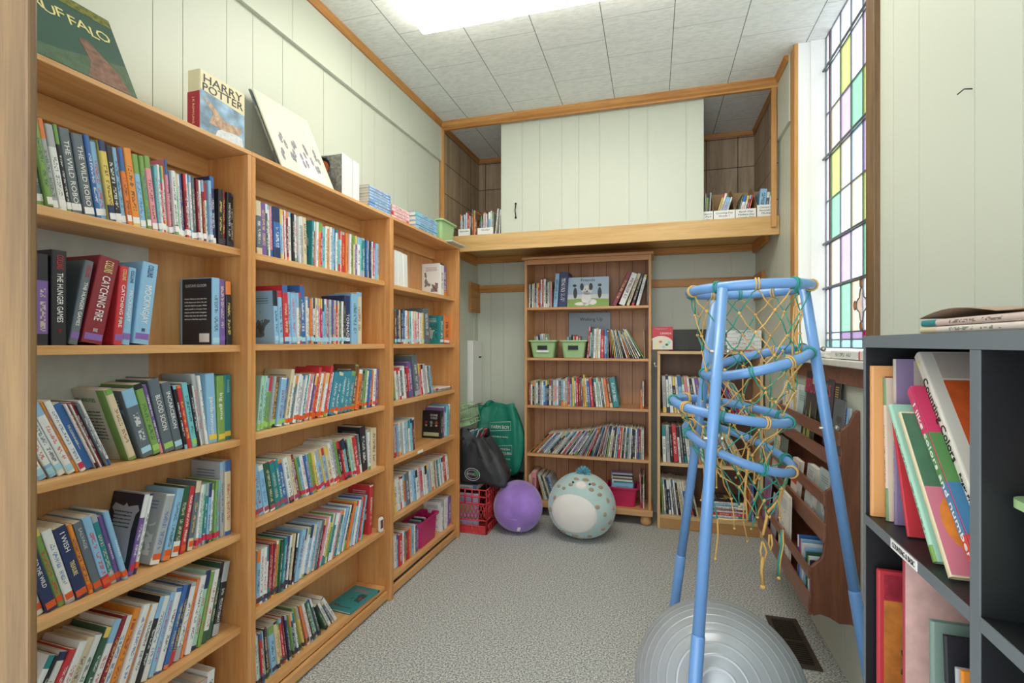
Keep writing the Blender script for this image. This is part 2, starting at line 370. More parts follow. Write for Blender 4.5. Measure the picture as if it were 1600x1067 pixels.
# sliding panel of painted boards
MP = T(0,.022,0); pa=onY(783,300,YL+.022).x; pbx=onY(1099.5,300,YL+.022).x
pg=[onY(p,300,YL+.022).x for p in (816,843.5,878,904.6,937,983,1012,1072)]
planks(pa,pbx,.088*H,zt-.002,pg,th=.018,gw=.003,gd=.004).build('sliding_panel',M_wall,lf,MP)
pl=MB(); lx=onY(806,330,YL+.02).x; zz=[.16*H,.19*H,.22*H,.245*H]
pl.tube([(lx,.018,.165*H),(lx+.003,.006,.175*H),(lx-.002,.004,.2*H),(lx+.003,.006,.228*H),(lx,.018,.238*H)],.0035,6)
pl.ball((lx,.016,.165*H),.007,6); pl.ball((lx,.016,.238*H),.007,6); pl.build('panel_pull',mat('dark_iron','2e2a28',.5,.6),lf)
# lining of greyish veneer squares in the loft
def veneer():
    m = wood('weathered_veneer','9a846c','cab496','z',1.0)
    nt=m.node_tree; L=nt.links.new; b=nt.nodes['Principled BSDF']; src=b.inputs['Base Color'].links[0].from_socket
    tc=nt.nodes.new('ShaderNodeTexCoord'); br=nt.nodes.new('ShaderNodeTexBrick'); mp=nt.nodes.new('ShaderNodeMapping')
    mp.inputs['Rotation'].default_value=(math.pi/2,0,0); mp.inputs['Location'].default_value=(0.05,-.02,0)
    L(tc.outputs['Object'],mp.inputs[0]); L(mp.outputs[0],br.inputs['Vector'])
    br.inputs['Scale'].default_value=1; br.inputs['Brick Width'].default_value=.21; br.inputs['Row Height'].default_value=.21; br.inputs['Mortar Size'].default_value=.003; br.inputs['Bias'].default_value=0
    br.offset=.0; br.inputs['Color1'].default_value=(1,1,1,1); br.inputs['Color2'].default_value=(.84,.82,.8,1); br.inputs['Mortar'].default_value=(.12,.1,.08,1)
    mx=nt.nodes.new('ShaderNodeMix'); mx.data_type='RGBA'; mx.blend_type='MULTIPLY'; mx.inputs[0].default_value=1; L(src,mx.inputs[6]); L(br.outputs['Color'],mx.inputs[7]); L(mx.outputs[2],b.inputs['Base Color'])
    return m
M_ven=veneer()
struct('wall_loft_back', MB().box(XLL,XR,0,.008,1.58*H,ZC), M_ven, T(0,YB-.012,0))
struct('wall_loft_left', MB().box(sL+.03,sB-.02,-.01,-.001,1.58*H,ZC), M_ven, Mleft(.162*H))
struct('wall_loft_right', MB().box(0,YB-YL-.03,-.01,-.001,1.58*H,ZC), M_ven, MR)
crown('trim_crown_loft_back',((XLL,YB-.014,ZC),(XR,YB-.014,ZC),(0,-1,0)),M_oakh,.016)
q0=Mleft(.155*H)@Vector((sL+.04,0,ZC)); q1=Mleft(.155*H)@Vector((sB,0,ZC)); crown('trim_crown_loft_left',(q0,q1,(1,0,0)),M_oaky,.014)
crown('trim_crown_loft_right',((XR-.01,YL+.03,ZC),(XR-.01,YB,ZC),(-1,0,0)),M_oaky,.014)
# ---------------------------------------------------------------- ceiling lamp, floor vent
lamp = thing('fluorescent_ceiling_light','long white fluorescent ceiling light with a glowing ribbed diffuser','ceiling light',T(-.82*H,1.69*H,ZC))
MB().box(-.006,1.28,-.47,.006,-.02,0).build('housing',M_white,lamp,bevel=.002)
pr=[(-.460,-.021),(-.455,-.05),(-.43,-.064),(-.03,-.064),(-.005,-.05),(0,-.021)]
m=mat('glowing_diffuser','fff8ea',.4,emit=LIGHT_EMIT)
MB().prism(pr,0,1.27,'x').build('diffuser',m,lamp)
vt = thing('floor_vent','brown metal floor register let into the carpet behind the silver ball','vent')
c0=onZ(1195,962,0); c1=onZ(1247,971,0); c2=onZ(1284,1050,0)
M_bronze=mat('bronze_vent','5c5148',.45,.5)
vx0,vx1=c0.x,(c1.x+c2.x)/2; vy1=(c0.y+c1.y)/2; vy0=c2.y
fr=MB(); fr.box(vx0,vx1,vy0,vy0+.02,.001,.008).box(vx0,vx1,vy1-.02,vy1,.001,.008).box(vx0,vx0+.018,vy0+.02,vy1-.02,.001,.008).box(vx1-.018,vx1,vy0+.02,vy1-.02,.001,.008)
fr.build('frame',M_bronze,vt,bevel=.001)
lv=MB(); k=22
for i in range(k):
    y=vy0+.024+(vy1-vy0-.048)*i/(k-1); lv.box(vx0+.018,vx1-.018,y-.002,y+.002,.002,.006)
ym=(vy0+vy1)/2; lv.box(vx0+.018,vx1-.018,ym-.004,ym+.004,.002,.0075)
lv.build('louvre',M_bronze,vt); MB().box(vx0+.01,vx1-.01,vy0+.01,vy1-.01,.0005,.0015).build('well',mat('vent_dark','0c0b0a',.9),vt)
# ---------------------------------------------------------------- bookcases
def S_of(px, z=None, d=0.0, M=None):      # position along a case of the picture column px
    return onM(px, 537, M if M is not None else ML, d).x
def bookcase(label, M, x0, x1, z_top, shelves, depth, mats, th=.019, sh=.022, rec=.029, top_over=0, front_mat=None, base=None, group=None, upper_back=None):
    mh,mv,mbk = mats
    t = thing('bookcase', label, 'bookcase', M@T(x0,0,0), group)
    w_=x1-x0
    for xa in (0,w_-th): MB().box(xa,xa+th,0,depth,0,z_top-.0005-sh*.6).build('side_panel',mv,t,bevel=.0015)
    MB().box(-top_over,w_+top_over,-top_over,depth,z_top-sh*.6,z_top).build('top_board',mh,t,bevel=.0015)
    for z in shelves: MB().box(th+.0005,w_-th-.0005,rec,depth-.008,z-sh,z).build('shelf',mh,t,bevel=.0015)
    MB().box(th,w_-th,depth-.008,depth-.001,.0,z_top-sh*.6-.001).build('back_panel',mbk,t)
    return t
def part(mb,name,m,t,bevel=.0015): return mb.build(name,m,t,bevel=bevel)
MAPLE=(M_maple,M_maplev,M_mapleb)
ZT=1.498*H; CD=.155*H
ZL=[z*H for z in (1.2446,.997,.754,.511,.270,.045)]
ZM=[z*H for z in (1.243,.999,.760,.524,.278,.057)]
ZR_=[z*H for z in (1.238,.999,.765,.530,.300,.066)]
def sY(Y): return (Y*H-.586*H)/math.cos(math.atan(.03))
sa0=sY(.368); sa1=sY(1.0435); sb1=sY(1.7206); sc1=sY(2.376)
b1=bookcase('honey maple bookcase nearest the door, the leftmost of the three along the left wall',ML,sa0,sa1-.0005,ZT,ZL,CD,MAPLE,th=.0155)
b2=bookcase('honey maple bookcase in the middle of the three along the left wall',ML,sa1,sb1-.0005,ZT,ZM,CD,MAPLE,th=.0155)
b3=bookcase('narrower honey maple bookcase at the far end of the left wall, beside the red crate',ML,sb1,sc1,ZT,ZR_,CD,MAPLE,th=.0155)
for t,x in ((b1,sa1-sa0),(b2,sb1-sa1),(b3,sc1-sb1)):     # wall cleat under the top board, toe board under the bottom shelf
    part(MB().box(.016,x-.0165,CD-.028,CD-.009,ZT-.075,ZT-.014),'hanging_cleat',M_maple,t)
    part(MB().box(.016,x-.0165,.012,.028,.012,ZM[5]-.023),'toe_board',M_maple,t)
wb=b1 # pale warped backing behind the near case
part(MB().box(.016,sa1-sa0-.2,CD-.0098,CD-.0082,ZL[2]+.001,ZL[0]-.023),'backing_sheet',mat('pale_grey_backing','c9ccca',.6,var=.06),b1,0)
# white tag stuck on the edge of a shelf of the far case
lt=S_of(664,M=ML)-sb1; part(MB().box(lt-.03,lt+.03,.0275,.029,ZR_[3]-.019,ZR_[3]-.004),'shelf_tag',mat('white_label','f4f4f2',.6),b3,0)
# pine bookcase on the back wall
YP=2.80*H; MPN=T(0,YP,0); xp0=onY(819.5,537,YP).x; xp1=onY(1017.5,537,YP).x
ZP=[z*H for z in (1.2115,.9175,.640,.358,.088)]
PD=.21*H
bp_=thing('bookcase','tall pine bookcase on bun feet against the back wall','bookcase',MPN@T(xp0,0,0)); WP=xp1-xp0; ztp=1.505*H
for xa in (0,WP-.018): part(MB().box(xa,xa+.018,0,PD,.05*H,ztp-.02),'side_panel',M_pinev,bp_)
part(MB().box(-.018,WP+.018,-.018,PD,ztp-.019,ztp),'top_board',M_pine,bp_,.004)
part(MB().box(.0185,WP-.0185,.001,.018,ztp-.055,ztp-.0195),'top_rail',M_pine,bp_)
for z in ZP[:4]: part(MB().box(.0185,WP-.0185,.004,PD-.012,z-.018,z),'shelf',M_pine,bp_)
part(MB().box(-.012,WP+.012,-.018,PD,.055*H,ZP[4]),'plinth',M_pine,bp_,.005)
part(MB().box(.018,WP-.018,PD-.012,PD-.002,.06*H,ztp-.02),'back_panel',M_pineb,bp_,0)
for fx in (.035,WP-.035):
    for fy in (.03,PD-.04):
        MB().lathe([(.022,0),(.034,.008),(.040,.028),(.034,.05),(.028,.068)],20,0,T(fx,fy,.0)).build('bun_foot',M_pinev,bp_)
# low bookcase right of it
xq0=onY(1027,537,YP-.02).x; xq1=.545*H; MQ=T(0,YP-.02,0); ZQT=.960*H; ZQ=[z*H for z in (.625,.356,.072)]
bq=thing('bookcase','low pine bookcase in the back right corner behind the blue hoop tower','bookcase',MQ@T(xq0,0,0)); WQ=xq1-xq0
M_pale=wood('pale_pine','c8a070','e4c698','z',.9); M_paleh=wood('pale_pine_board','c8a070','e4c698','x',.9)
for xa in (0,WQ-.019): part(MB().box(xa,xa+.019,0,PD,0,ZQT-.02),'side_panel',M_pale,bq)
part(MB().box(0,WQ,-.004,PD,ZQT-.0195,ZQT),'top_board',M_paleh,bq,.003)
for z in ZQ: part(MB().box(.0195,WQ-.0195,.006,PD-.012,z-.02,z),'shelf',M_paleh,bq)
part(MB().box(.0195,WQ-.0195,.008,.024,.002,ZQ[2]-.0205),'plinth',wood('tan_plinth','a87c4a','c89c68','x',.8),bq)
part(MB().box(.0195,WQ-.0195,PD-.012,PD-.004,.02,ZQT-.02),'back_panel',wood('brown_back','5a4030','77573f','z',.8),bq,0)
hk=MB(); hk.tube([(-.001,.01,ZQT-.10),(-.012,.0,ZQT-.105),(-.018,-.002,ZQT-.095),(-.018,-.002,ZQT-.078)],.003,6); hk.build('hook',M_white,bq)
# black cube bookcase in the right foreground
bb=math.atan(math.tan(math.radians(2.3)))
MK=basis((-math.sin(bb),-math.cos(bb),0),(math.cos(bb),-math.sin(bb),0),(0,0,1),(.3155*H,.888*H,0))
KD=.228*H; KT=1.012*H; KW=1.02; zk=[.737*H,.46*H,.19*H]
kx=[onM(p,537,MK).x for p in (1516,1531)]
bk=thing('bookcase','black laminate cube bookcase with grey edges in the right foreground','bookcase',MK)
def kp(x0,x1,y0,y1,z0,z1,name):
    part(MB().box(x0,x1,y0+.001,y1,z0,z1),name,M_black,bk,.0008)
    return (x0,x1,z0,z1)
ed=MB()
for a in (kp(.008,KW,0,KD,KT-.022,KT,'top_board'),kp(.008,KW,0,KD,0.05,.07,'bottom_board')): ed.box(a[0],a[1],-.0005,.001,a[2],a[3])
for a in (kp(0,.0078,0,KD,0,KT+.0005,'side_panel'),): ed.box(a[0],a[1],-.0005,.001,a[2],a[3])
kdiv=(kx[1]-kx[0])
for i in range(3):
    x=kx[0]+i*(kx[0]+.0)  if False else kx[0]+i*.345
    a=kp(x,x+kdiv,.0,KD,.0705,KT-.0225,'divider'); ed.box(a[0],a[1],-.0005,.001,a[2],a[3])
    for z in zk:
        xa=.0083 if i==0 else kx[0]+(i-1)*.345+kdiv+.0005
        a=kp(xa,x-.0005,.0,KD-.01,z-.0175,z,'shelf'); ed.box(a[0],a[1],-.0005,.001,a[2],a[3])
ed.build('edge_band',M_grey,bk)
part(MB().box(.008,KW,KD-.006,KD-.001,.05,KT-.0225),'back_panel',M_black,bk,0)
# label on the shelf edge
x0=onM(1393,870,MK).x; x1=onM(1434,905,MK).x
lb=part(MB().box(x0,x1,-.0014,-.0006,zk[0]-.0165,zk[0]-.001),'shelf_label',mat('white_label','f4f4f2',.6),bk,0)
text(lb,'COUNTING & BASIC',.0125,INK['k'],((x0+x1)/2,-.0016,zk[0]-.009),fitw=(x1-x0)*.86)
# ---------------------------------------------------------------- books
COL={'w':'e6ebe9','e':'dccfae','s':'aeb4b8','S':'64717a','k':'2a2a30','n':'2e3c66','b':'3e6eb0','l':'8fc0e2','t':'2d8a90','c':'74c6cf','a':'a8d6c0','g':'7fa85a','G':'36604a',
 'y':'e2ca6a','o':'e88444','O':'ea9438','r':'cc3a42','R':'8a2834','p':'e898a2','m':'c02a72','v':'7a5ea0','N':'7a543a','T':'3a8fa6'}
NAME={'w':'white','e':'cream','s':'light grey','S':'slate grey','k':'black','n':'navy','b':'blue','l':'light blue','t':'teal','c':'turquoise','a':'mint','g':'green','G':'dark green',
 'y':'yellow','o':'orange','O':'amber','r':'red','R':'dark red','p':'pink','m':'magenta','v':'purple','N':'brown','T':'blue and orange'}
def cover_material():
    m=bpy.data.materials.new('printed_book_cover'); m.use_nodes=True; nt=m.node_tree; b=nt.nodes['Principled BSDF']; L=nt.links.new
    def at(n,out):
        a=nt.nodes.new('ShaderNodeAttribute'); a.attribute_type='OBJECT'; a.attribute_name=n; return a.outputs[out]
    c1,c2,c3=at('cover_colour','Color'),at('second_colour','Color'),at('print_colour','Color')
    dm=nt.nodes.new('ShaderNodeSeparateXYZ'); L(at('book_size','Vector'),dm.inputs[0])
    sd=at('print_seed','Fac')
    tc=nt.nodes.new('ShaderNodeTexCoord'); p=nt.nodes.new('ShaderNodeSeparateXYZ'); L(tc.outputs['Object'],p.inputs[0])
    def M(op,a,b_=None,c_=None):
        q=nt.nodes.new('ShaderNodeMath'); q.operation=op
        for i,v in enumerate((a,b_,c_)):
            if v is None: continue
            if isinstance(v,(int,float)): q.inputs[i].default_value=v
            else: L(v,q.inputs[i])
        return q.outputs[0]
    def mix(f,a,b_):
        x=nt.nodes.new('ShaderNodeMix'); x.data_type='RGBA'; L(f,x.inputs[0]); L(a,x.inputs[6]); L(b_,x.inputs[7]); return x.outputs[2]
    def rnd_(k): return M('FRACT',M('MULTIPLY',M('SINE',M('ADD',M('MULTIPLY',sd,12.9898*k),k)),4375.85))
    X,Y,Z=p.outputs; xn=M('DIVIDE',X,dm.outputs['X']); yn=M('DIVIDE',Y,dm.outputs['Y']); zn=M('DIVIDE',Z,dm.outputs['Z'])
    spine=M('LESS_THAN',Y,.0035)
    r1,r2,r3,r4=[rnd_(k) for k in (1.0,1.7,2.3,3.1)]
    # spine: bands of the second colour at head or foot
    band=M('GREATER_THAN',zn,M('ADD',.70,M('MULTIPLY',r1,.6))); foot=M('LESS_THAN',zn,M('SUBTRACT',M('MULTIPLY',r2,.45),.22))
    s1=mix(M('MAXIMUM',band,foot),c1,c2)
    # writing running down the spine: blocky unreadable glyphs
    gs=M('ADD',.0016,M('MULTIPLY',r3,.0026)); gz=M('FLOOR',M('DIVIDE',Z,gs)); gx_=M('FLOOR',M('MULTIPLY',xn,7.0))
    wn=nt.nodes.new('ShaderNodeTexWhiteNoise'); wn.noise_dimensions='3D'; cv=nt.nodes.new('ShaderNodeCombineXYZ'); L(gx_,cv.inputs[0]); L(gz,cv.inputs[1]); L(sd,cv.inputs[2]); L(cv.outputs[0],wn.inputs['Vector'])
    inx=M('MULTIPLY',M('GREATER_THAN',xn,.27),M('LESS_THAN',xn,.73))
    lo=M('ADD',.14,M('MULTIPLY',r4,.12)); hi=M('ADD',.62,M('MULTIPLY',r1,.28))
    inz=M('MULTIPLY',M('GREATER_THAN',zn,lo),M('LESS_THAN',zn,hi))
    gap=M('GREATER_THAN',M('ABSOLUTE',M('SUBTRACT',zn,M('ADD',.35,M('MULTIPLY',r2,.2)))),.025)
    gl=M('MULTIPLY',M('MULTIPLY',M('GREATER_THAN',wn.outputs['Value'],.45),inx),M('MULTIPLY',inz,gap))
    s2=mix(M('MULTIPLY',gl,.7),s1,c3)
    # covers: a loose picture in the cover colours, with lines of small print
    no=nt.nodes.new('ShaderNodeTexNoise'); no.noise_dimensions='4D'; no.inputs['Scale'].default_value=14; no.inputs['Detail'].default_value=3; no.inputs['Distortion'].default_value=.8
    L(tc.outputs['Object'],no.inputs['Vector']); L(M('MULTIPLY',sd,37.0),no.inputs['W'])
    art=M('GREATER_THAN',no.outputs['Fac'],.54); art2=M('GREATER_THAN',no.outputs['Fac'],.62)
    fr=M('MULTIPLY',M('MULTIPLY',M('GREATER_THAN',yn,.14),M('LESS_THAN',yn,.86)),M('MULTIPLY',M('GREATER_THAN',zn,.12),M('LESS_THAN',zn,.72)))
    k1=mix(M('MULTIPLY',M('MULTIPLY',art,fr),.75),c1,c2); k2=mix(M('MULTIPLY',M('MULTIPLY',art2,fr),.6),k1,c3)
    ln=M('MULTIPLY',M('LESS_THAN',M('FRACT',M('DIVIDE',Z,.009)),.4),M('MULTIPLY',M('GREATER_THAN',zn,.76),M('LESS_THAN',zn,.9)))
    k3=mix(M('MULTIPLY',M('MULTIPLY',ln,M('MULTIPLY',M('GREATER_THAN',yn,.2),M('LESS_THAN',yn,.8))),.7),k2,c3)
    L(mix(spine,k3,s2),b.inputs['Base Color']); b.inputs['Roughness'].default_value=.38
    return m
M_cover=cover_material()
LABM={'o':mat('orange_library_label','e0622e',.6),'w':mat('white_library_label','eef2f4',.6),'l':mat('pale_blue_library_label','a9d8ec',.6),'g':mat('green_library_label','9fd070',.6),
      'r':mat('pink_red_library_label','cc3a5a',.6),'y':mat('yellow_library_label','e8cc50',.6),'v':mat('purple_library_label','8a68b4',.6),'k':mat('dark_library_label','4a4850',.6),'R':mat('dull_red_library_label','a8506a',.6)}
def block(t,w_,h_,hard=True):
    """one wrap-round cover: two boards and a rounded spine, as a single extruded strip"""
    b=.0022 if hard else .0006; b=min(b,t*.3); r=min(t*.42,.004)
    out=[(0,w_),(0,r)]+[(r-r*math.cos(a),r-r*math.sin(a)) for a in (math.pi/6,math.pi/3)]+[(r,0),(t-r,0)]+[(t-r+r*math.sin(a),r-r*math.cos(a)) for a in (math.pi/6,math.pi/3)]+[(t,r),(t,w_)]
    inn=[(t-b,w_),(t-b,b+.001),(b,b+.001),(b,w_)]
    n=len(out); m_=MB(); pl=out+inn; N=len(pl)
    vs=[(x,y,z) for z in (0,h_) for x,y in pl]; fs=[(i,(i+1)%N,N+(i+1)%N,N+i) for i in range(N)]
    # end caps as quads between the outer and inner line
    L_=[0,1,2,3,4]; R_=[5,6,7,8,9]
    cap=[[0]+[1,2,3,4]+[N-2,N-1], [4,5]+[N-3,N-2], [5,6,7,8,9]+[N-4,N-3]]
    for c in cap:
        fs.append(tuple(c[::-1])); fs.append(tuple(i+N for i in c))
    m_.add(vs,fs); return m_
book_no=0; BT={}
def book(name,label,cat,M,t,w_,h_,c,hard=True,c2=None,c3=None,lab=None,group=None,title=None,tcol='w',tz=(.2,.8),page=None,tsize=None,seed=None,bw=1.0):
    """spine faces local -y; x thickness, y depth, z height"""
    global book_no; book_no+=1
    tgt=thing(name,label,cat,M,group); BT[tgt.name]=t
    cv=block(t,w_,h_,hard).build('cover',M_cover,tgt)
    def col(q): return [round(v,4) for v in lin(COL.get(q,q))]
    cv['cover_colour']=col(c); cv['second_colour']=col(c2 or rnd.choice('wekslrnbogyt')); cv['print_colour']=col(c3 or (rnd.choice('wwwye') if c in 'SknbtGrRmvNT' else rnd.choice('kknrRbG')))
    cv['book_size']=[t,w_,h_]; cv['print_seed']=seed if seed is not None else (-5.0 if title else rnd.random()*10)
    if title: cv['print_colour']=cv['cover_colour']
    i=.003 if hard else .0008; b=min(.0022 if hard else .0006,t*.3)
    if t>.003: MB().box(b,t-b,.0035,w_-i,i,h_-i).build('pages',page or M_page,tgt)
    if lab:
        lz=.006+rnd.random()*.008; MB().box(-.0002 if t<.012 else t*.08,t+.0002 if t<.012 else t*.92,-.0004,.009 if t<.012 else .0005,lz,lz+.016).build('spine_label',LABM[lab],tgt)
    if title:
        for (s,z0,z1,k,tc_) in title:
            text(tgt,s,min(k*t,.05),INK[tc_],(t/2,-.0006,(z0+z1)/2*h_),SPINE,fitw=(z1-z0)*h_,name='lettering',bold=0.0)
    return tgt
ORD='first second third fourth fifth sixth seventh eighth ninth tenth eleventh twelfth thirteenth fourteenth fifteenth sixteenth seventeenth eighteenth nineteenth twentieth'.split()
TENS={2:'twenty',3:'thirty',4:'forty',5:'fifty',6:'sixty',7:'seventy'}
def ordinal(n):
    if n<=20: return ORD[n-1]
    return {2:'twentieth',3:'thirtieth',4:'fortieth',5:'fiftieth',6:'sixtieth',7:'seventieth'}[n//10] if n%10==0 else TENS[n//10]+'-'+ORD[n%10-1]
def parse(s):
    out=[]
    for tk in s.split():
        c=tk[0]; r=tk[1:]; lab=None
        if ':' in r: r,lab=r.split(':'); 
        dh=.025*r.count('^')-.022*r.count('_'); r=r.replace('^','').replace('_','')
        ti=None
        if '*' in r: r,ti=r.split('*')
        cc=c
        c2=None
        if '/' in r: r,c2=r.split('/')
        out.append(dict(c=c,w=float(r or 3),dh=dh,lab=lab,title=ti,c2=c2))
    return out
TITLES={}; LASTB={}
LIMS=[(ML,sa0+.0157,sa1-.0162),(ML,sa1+.0157,sb1-.0162),(ML,sb1+.0157,sc1-.0157),(MPN,xp0+.018,xp1-.018),(MQ,xq0+.019,xq1-.019)]
NTH={}
def row(M,z,spec,px0,px1,ln0,ln1,h0,h1,where,name='paperback_book',kind='paperback',lab=None,d=.056,depth=.135,hard=False,py=None,group=None,xs=None,plain=False,jit=.006):
    """books side by side between picture columns px0 and px1 of frame M; ln: lean in degrees, positive to the right"""
    L_=parse(spec)
    if xs: x0,x1=xs
    else:
        y_=py or 537+FPX*(H-z)/2
        x0=onM(px0,537,M,d).x; x1=onM(px1,537,M,d).x
    n=len(L_); mid=(x0+x1)/2; lim=next(((a,b) for (mm,a,b) in LIMS if mm is M and a<mid<b),(-9,9)); x0=max(x0,lim[0]+.001); x1=min(x1,lim[1]-.001)
    f0=math.radians(ln0); f1=math.radians(ln1)
    if f0<0: x0=max(x0,lim[0]-(h0+.03)*math.sin(f0))
    if f1>0: x1=min(x1,lim[1]-(h1+.03)*math.sin(f1))
    key=(where,round(z,3)); pv=LASTB.get(key)
    if pv:
        x0=max(x0,pv[0]+.0006+max(0,math.tan(pv[1])-math.tan(f0))*min(pv[2],h0+.03))
    leans=[math.radians(ln0+(ln1-ln0)*(i/(n-1) if n>1 else 0)) for i in range(n)]
    hs=[h0+(h1-h0)*(i/(n-1) if n>1 else 0)+b['dh']+rnd.uniform(-jit,jit) for i,b in enumerate(L_)]
    gaps=[0]
    for i in range(1,n):
        a,b=leans[i-1],leans[i]; hh=min(hs[i-1],hs[i]); gaps.append(max(0,math.tan(a)-math.tan(b))*(hh*math.cos(b)+.012)+.0006 if b<a else .0006)
    room=(x1-x0)-sum(gaps); k=room/sum(b['w']/math.cos(l) for b,l in zip(L_,leans)); x=x0; out=[]
    for i,(b,l) in enumerate(zip(L_,leans)):
        x+=gaps[i]; t=max(.0022,b['w']*k); c=math.cos(l); NTH[where]=NTH.get(where,0)+1; n_=NTH[where]
        if l>=0: ox=x+t/c-t*c; oz=t*math.sin(l)
        else: ox=x; oz=0
        dd=d+rnd.uniform(-.004,.006); dep=depth
        if M is ML: dep=min(dep,.1822-dd)
        MM=M@T(ox,dd,z+.0006+max(0,oz))@RY(l)
        thick='thin ' if t<.009 else ('thick ' if t>.024 else '')
        lean='' if abs(l)<.12 else ('leaning ' )
        ti=TITLES.get(b['title']) if b['title'] else None
        lbl=f"{lean}{thick}{NAME[b['c']]} {kind}, {ordinal(n_)} on {where}"
        lb_=b['lab'] if b['lab'] is not None else lab
        if lb_=='-': lb_=None
        kw=dict(title=ti['t']) if ti else (dict(c3=b['c']) if plain else {})
        name_='thin_paperback_book' if (name=='paperback_book' and t<.0095) else name  # thin paperbacks, named apart by spine thickness alone, not by content
        if ti and 'label' in ti: lbl=ti['label']
        out.append(book(name_,lbl,'book',MM,t,dep,hs[i] if not (ti and 'h' in ti) else ti['h'],b['c'],hard or t>.026,c2=b['c2'] or (b['c'] if (ti or plain) else None),lab=lb_,group=group,**kw))
        x+=t/c
    LASTB[key]=(x,leans[-1],hs[-1])
    return out
TITLES.update({
 'wr':dict(t=[('THE WILD ROBOT',.08,.86,.62,'w')]), 'wr2':dict(t=[('THE WILD ROBOT',.08,.86,.62,'w')]),
 'hg':dict(t=[('COLLINS',.80,.95,.62,'r'),('▲',.76,.79,.5,'y'),('THE HUNGER GAMES',.24,.76,.55,'w'),('SCHOLASTIC PRESS',.13,.17,.25,'r')]),
 'hg2':dict(t=[('COLLINS',.80,.95,.62,'r'),('THE HUNGER GAMES',.22,.74,.55,'w')]),
 'cf':dict(t=[('COLLINS',.82,.96,.6,'y'),('CATCHING FIRE',.26,.78,.55,'w'),('SCHOLASTIC',.13,.17,.3,'w')]),
 'cf2':dict(t=[('COLLINS',.82,.96,.6,'y'),('CATCHING FIRE',.22,.76,.55,'w')]),
 'mj':dict(t=[('COLLINS',.80,.96,.55,'n'),('MOCKINGJAY',.30,.70,.6,'w')]),
 'mj2':dict(t=[('COLLINS',.82,.97,.5,'n'),('MOCKINGJAY',.25,.72,.6,'w'),('SCHOLASTIC',.15,.19,.3,'n')]),
 'lg':dict(t=[('THE LEGEND OF GREG',.38,.68,.35,'w'),('the epic disaster',.30,.52,.2,'w')]),
 'bs':dict(t=[('BLOOD SCION',.30,.78,.62,'w')]),
 'in':dict(t=[('INCARCERON',.32,.86,.62,'w')]),
 'pm':dict(t=[('panda-monium',.12,.66,.6,'w')]), 'bg':dict(t=[('big game',.33,.74,.6,'w')]), 'da':dict(t=[('DANGER',.72,.92,.4,'l'),('',.2,.6,.4,'l')]),
 'iw':dict(t=[('INTO THE WILD',.30,.72,.5,'w')]), 'wi':dict(t=[('I WISH',.66,.92,.55,'w'),('TREASURE',.32,.52,.5,'y')]),
 'sa':dict(t=[('SALVAGE',.62,.92,.5,'s')]), 'br':dict(t=[('BREAKER',.34,.58,.45,'w')]),
 'to':dict(t=[('TORNADO',.05,.62,.7,'w')]),
})
for k in list(TITLES):
    TITLES[k]['t']=[q for q in TITLES[k]['t'] if q[0] and '▲' not in q[0]]
W1,W2,W3,W4,W5,W6=[f'{n} shelf of bookcase nearest door' for n in ('top','second','third','fourth','fifth','bottom')]
# near case, top shelf
row(ML,ZL[0],'S4 g3 s3 w4 k2 S6*wr S6*wr2 b3 l4 y4 k4 l3/o o3 O5 l4/g g3/p p4',60,248,-9.5,-7,.200,.200,W1,lab='w')
row(ML,ZL[0],'c2 w2 r2 w2 p2^ R2 w3 a2 w2 b2 R2 w2 b1 w2 S3 R2 w2 R2 o2 w2 l3 n4^',249,340,-5,-2.5,.185,.190,W1,lab='w')
row(ML,ZL[0],'k3 R2 k3 k2',342,369,0,0,.178,.172,W1,lab='k')
# second shelf: one pair of each of three titles, then three at the far end
row(ML,ZL[1],'v5',60,79,0,0,.205,.205,W2,'hardcover_book','hardback',depth=.14,hard=True,d=.045)
row(ML,ZL[1],'k7*hg',83,107,0,0,.224,.224,W2,'hardcover_book','hardback',depth=.14,hard=True,d=.045)
row(ML,ZL[1],'S5*hg2:v',109,124,10,10,.205,.205,W2,'hardcover_book','hardback',depth=.135,hard=True,d=.045)
row(ML,ZL[1],'R8*cf:v',128,162,11,11,.222,.222,W2,'hardcover_book','hardback',depth=.14,hard=True,d=.045)
row(ML,ZL[1],'r5*cf2:v l5*mj:v',172,205,5,5,.205,.205,W2,'hardcover_book','hardback',depth=.135,hard=True,d=.045)
row(ML,ZL[1],'l8*mj2:v',208,233,7,7,.222,.222,W2,'hardcover_book','hardback',depth=.14,hard=True,d=.045)
gg=row(ML,ZL[1],'l4/l:l v3:v k3/o',331,362,0,-1,.206,.196,W2,'paperback_book','paperback',depth=.13,d=.045)
# dark back cover of the grey-gloom book
g0=gg[0]
g0['label']='black-backed book with pale blue spine, its back cover facing left, on second shelf'
bc=MB().box(-.0009,-.0002,.004,.122,.001,.2035).build('back_cover',mat('charcoal_cover','2c2b33',.4),g0)
LFT=basis((0,-1,0),(0,0,1),(-1,0,0),(0,0,0))
def left_text(par,s,size,ink,y,z,fitw=None): return text(par,s,size,INK[ink],(-.0012,y,z),LFT,fitw)
left_text(bc,'GUSTAVE GLOOM',.013,'s',.067,.182,.085)
for i,(s,k) in enumerate([('Gustav Gloom is a boy who lives',.1),('in the house next door, the one',.1),('with the black iron gate. What',.1),('waits inside is stranger than',.1),('anyone on the street can guess.',.1),('Follow him into the dark halls',.1),('and try to find the way home.',.1)]):
    left_text(bc,s,.006,'w',.067,.142-.0105*i,.09)
MB().box(-.0013,-.001,.012,.052,.008,.035).build('barcode_label',mat('white_label','f4f4f2',.6),bc)
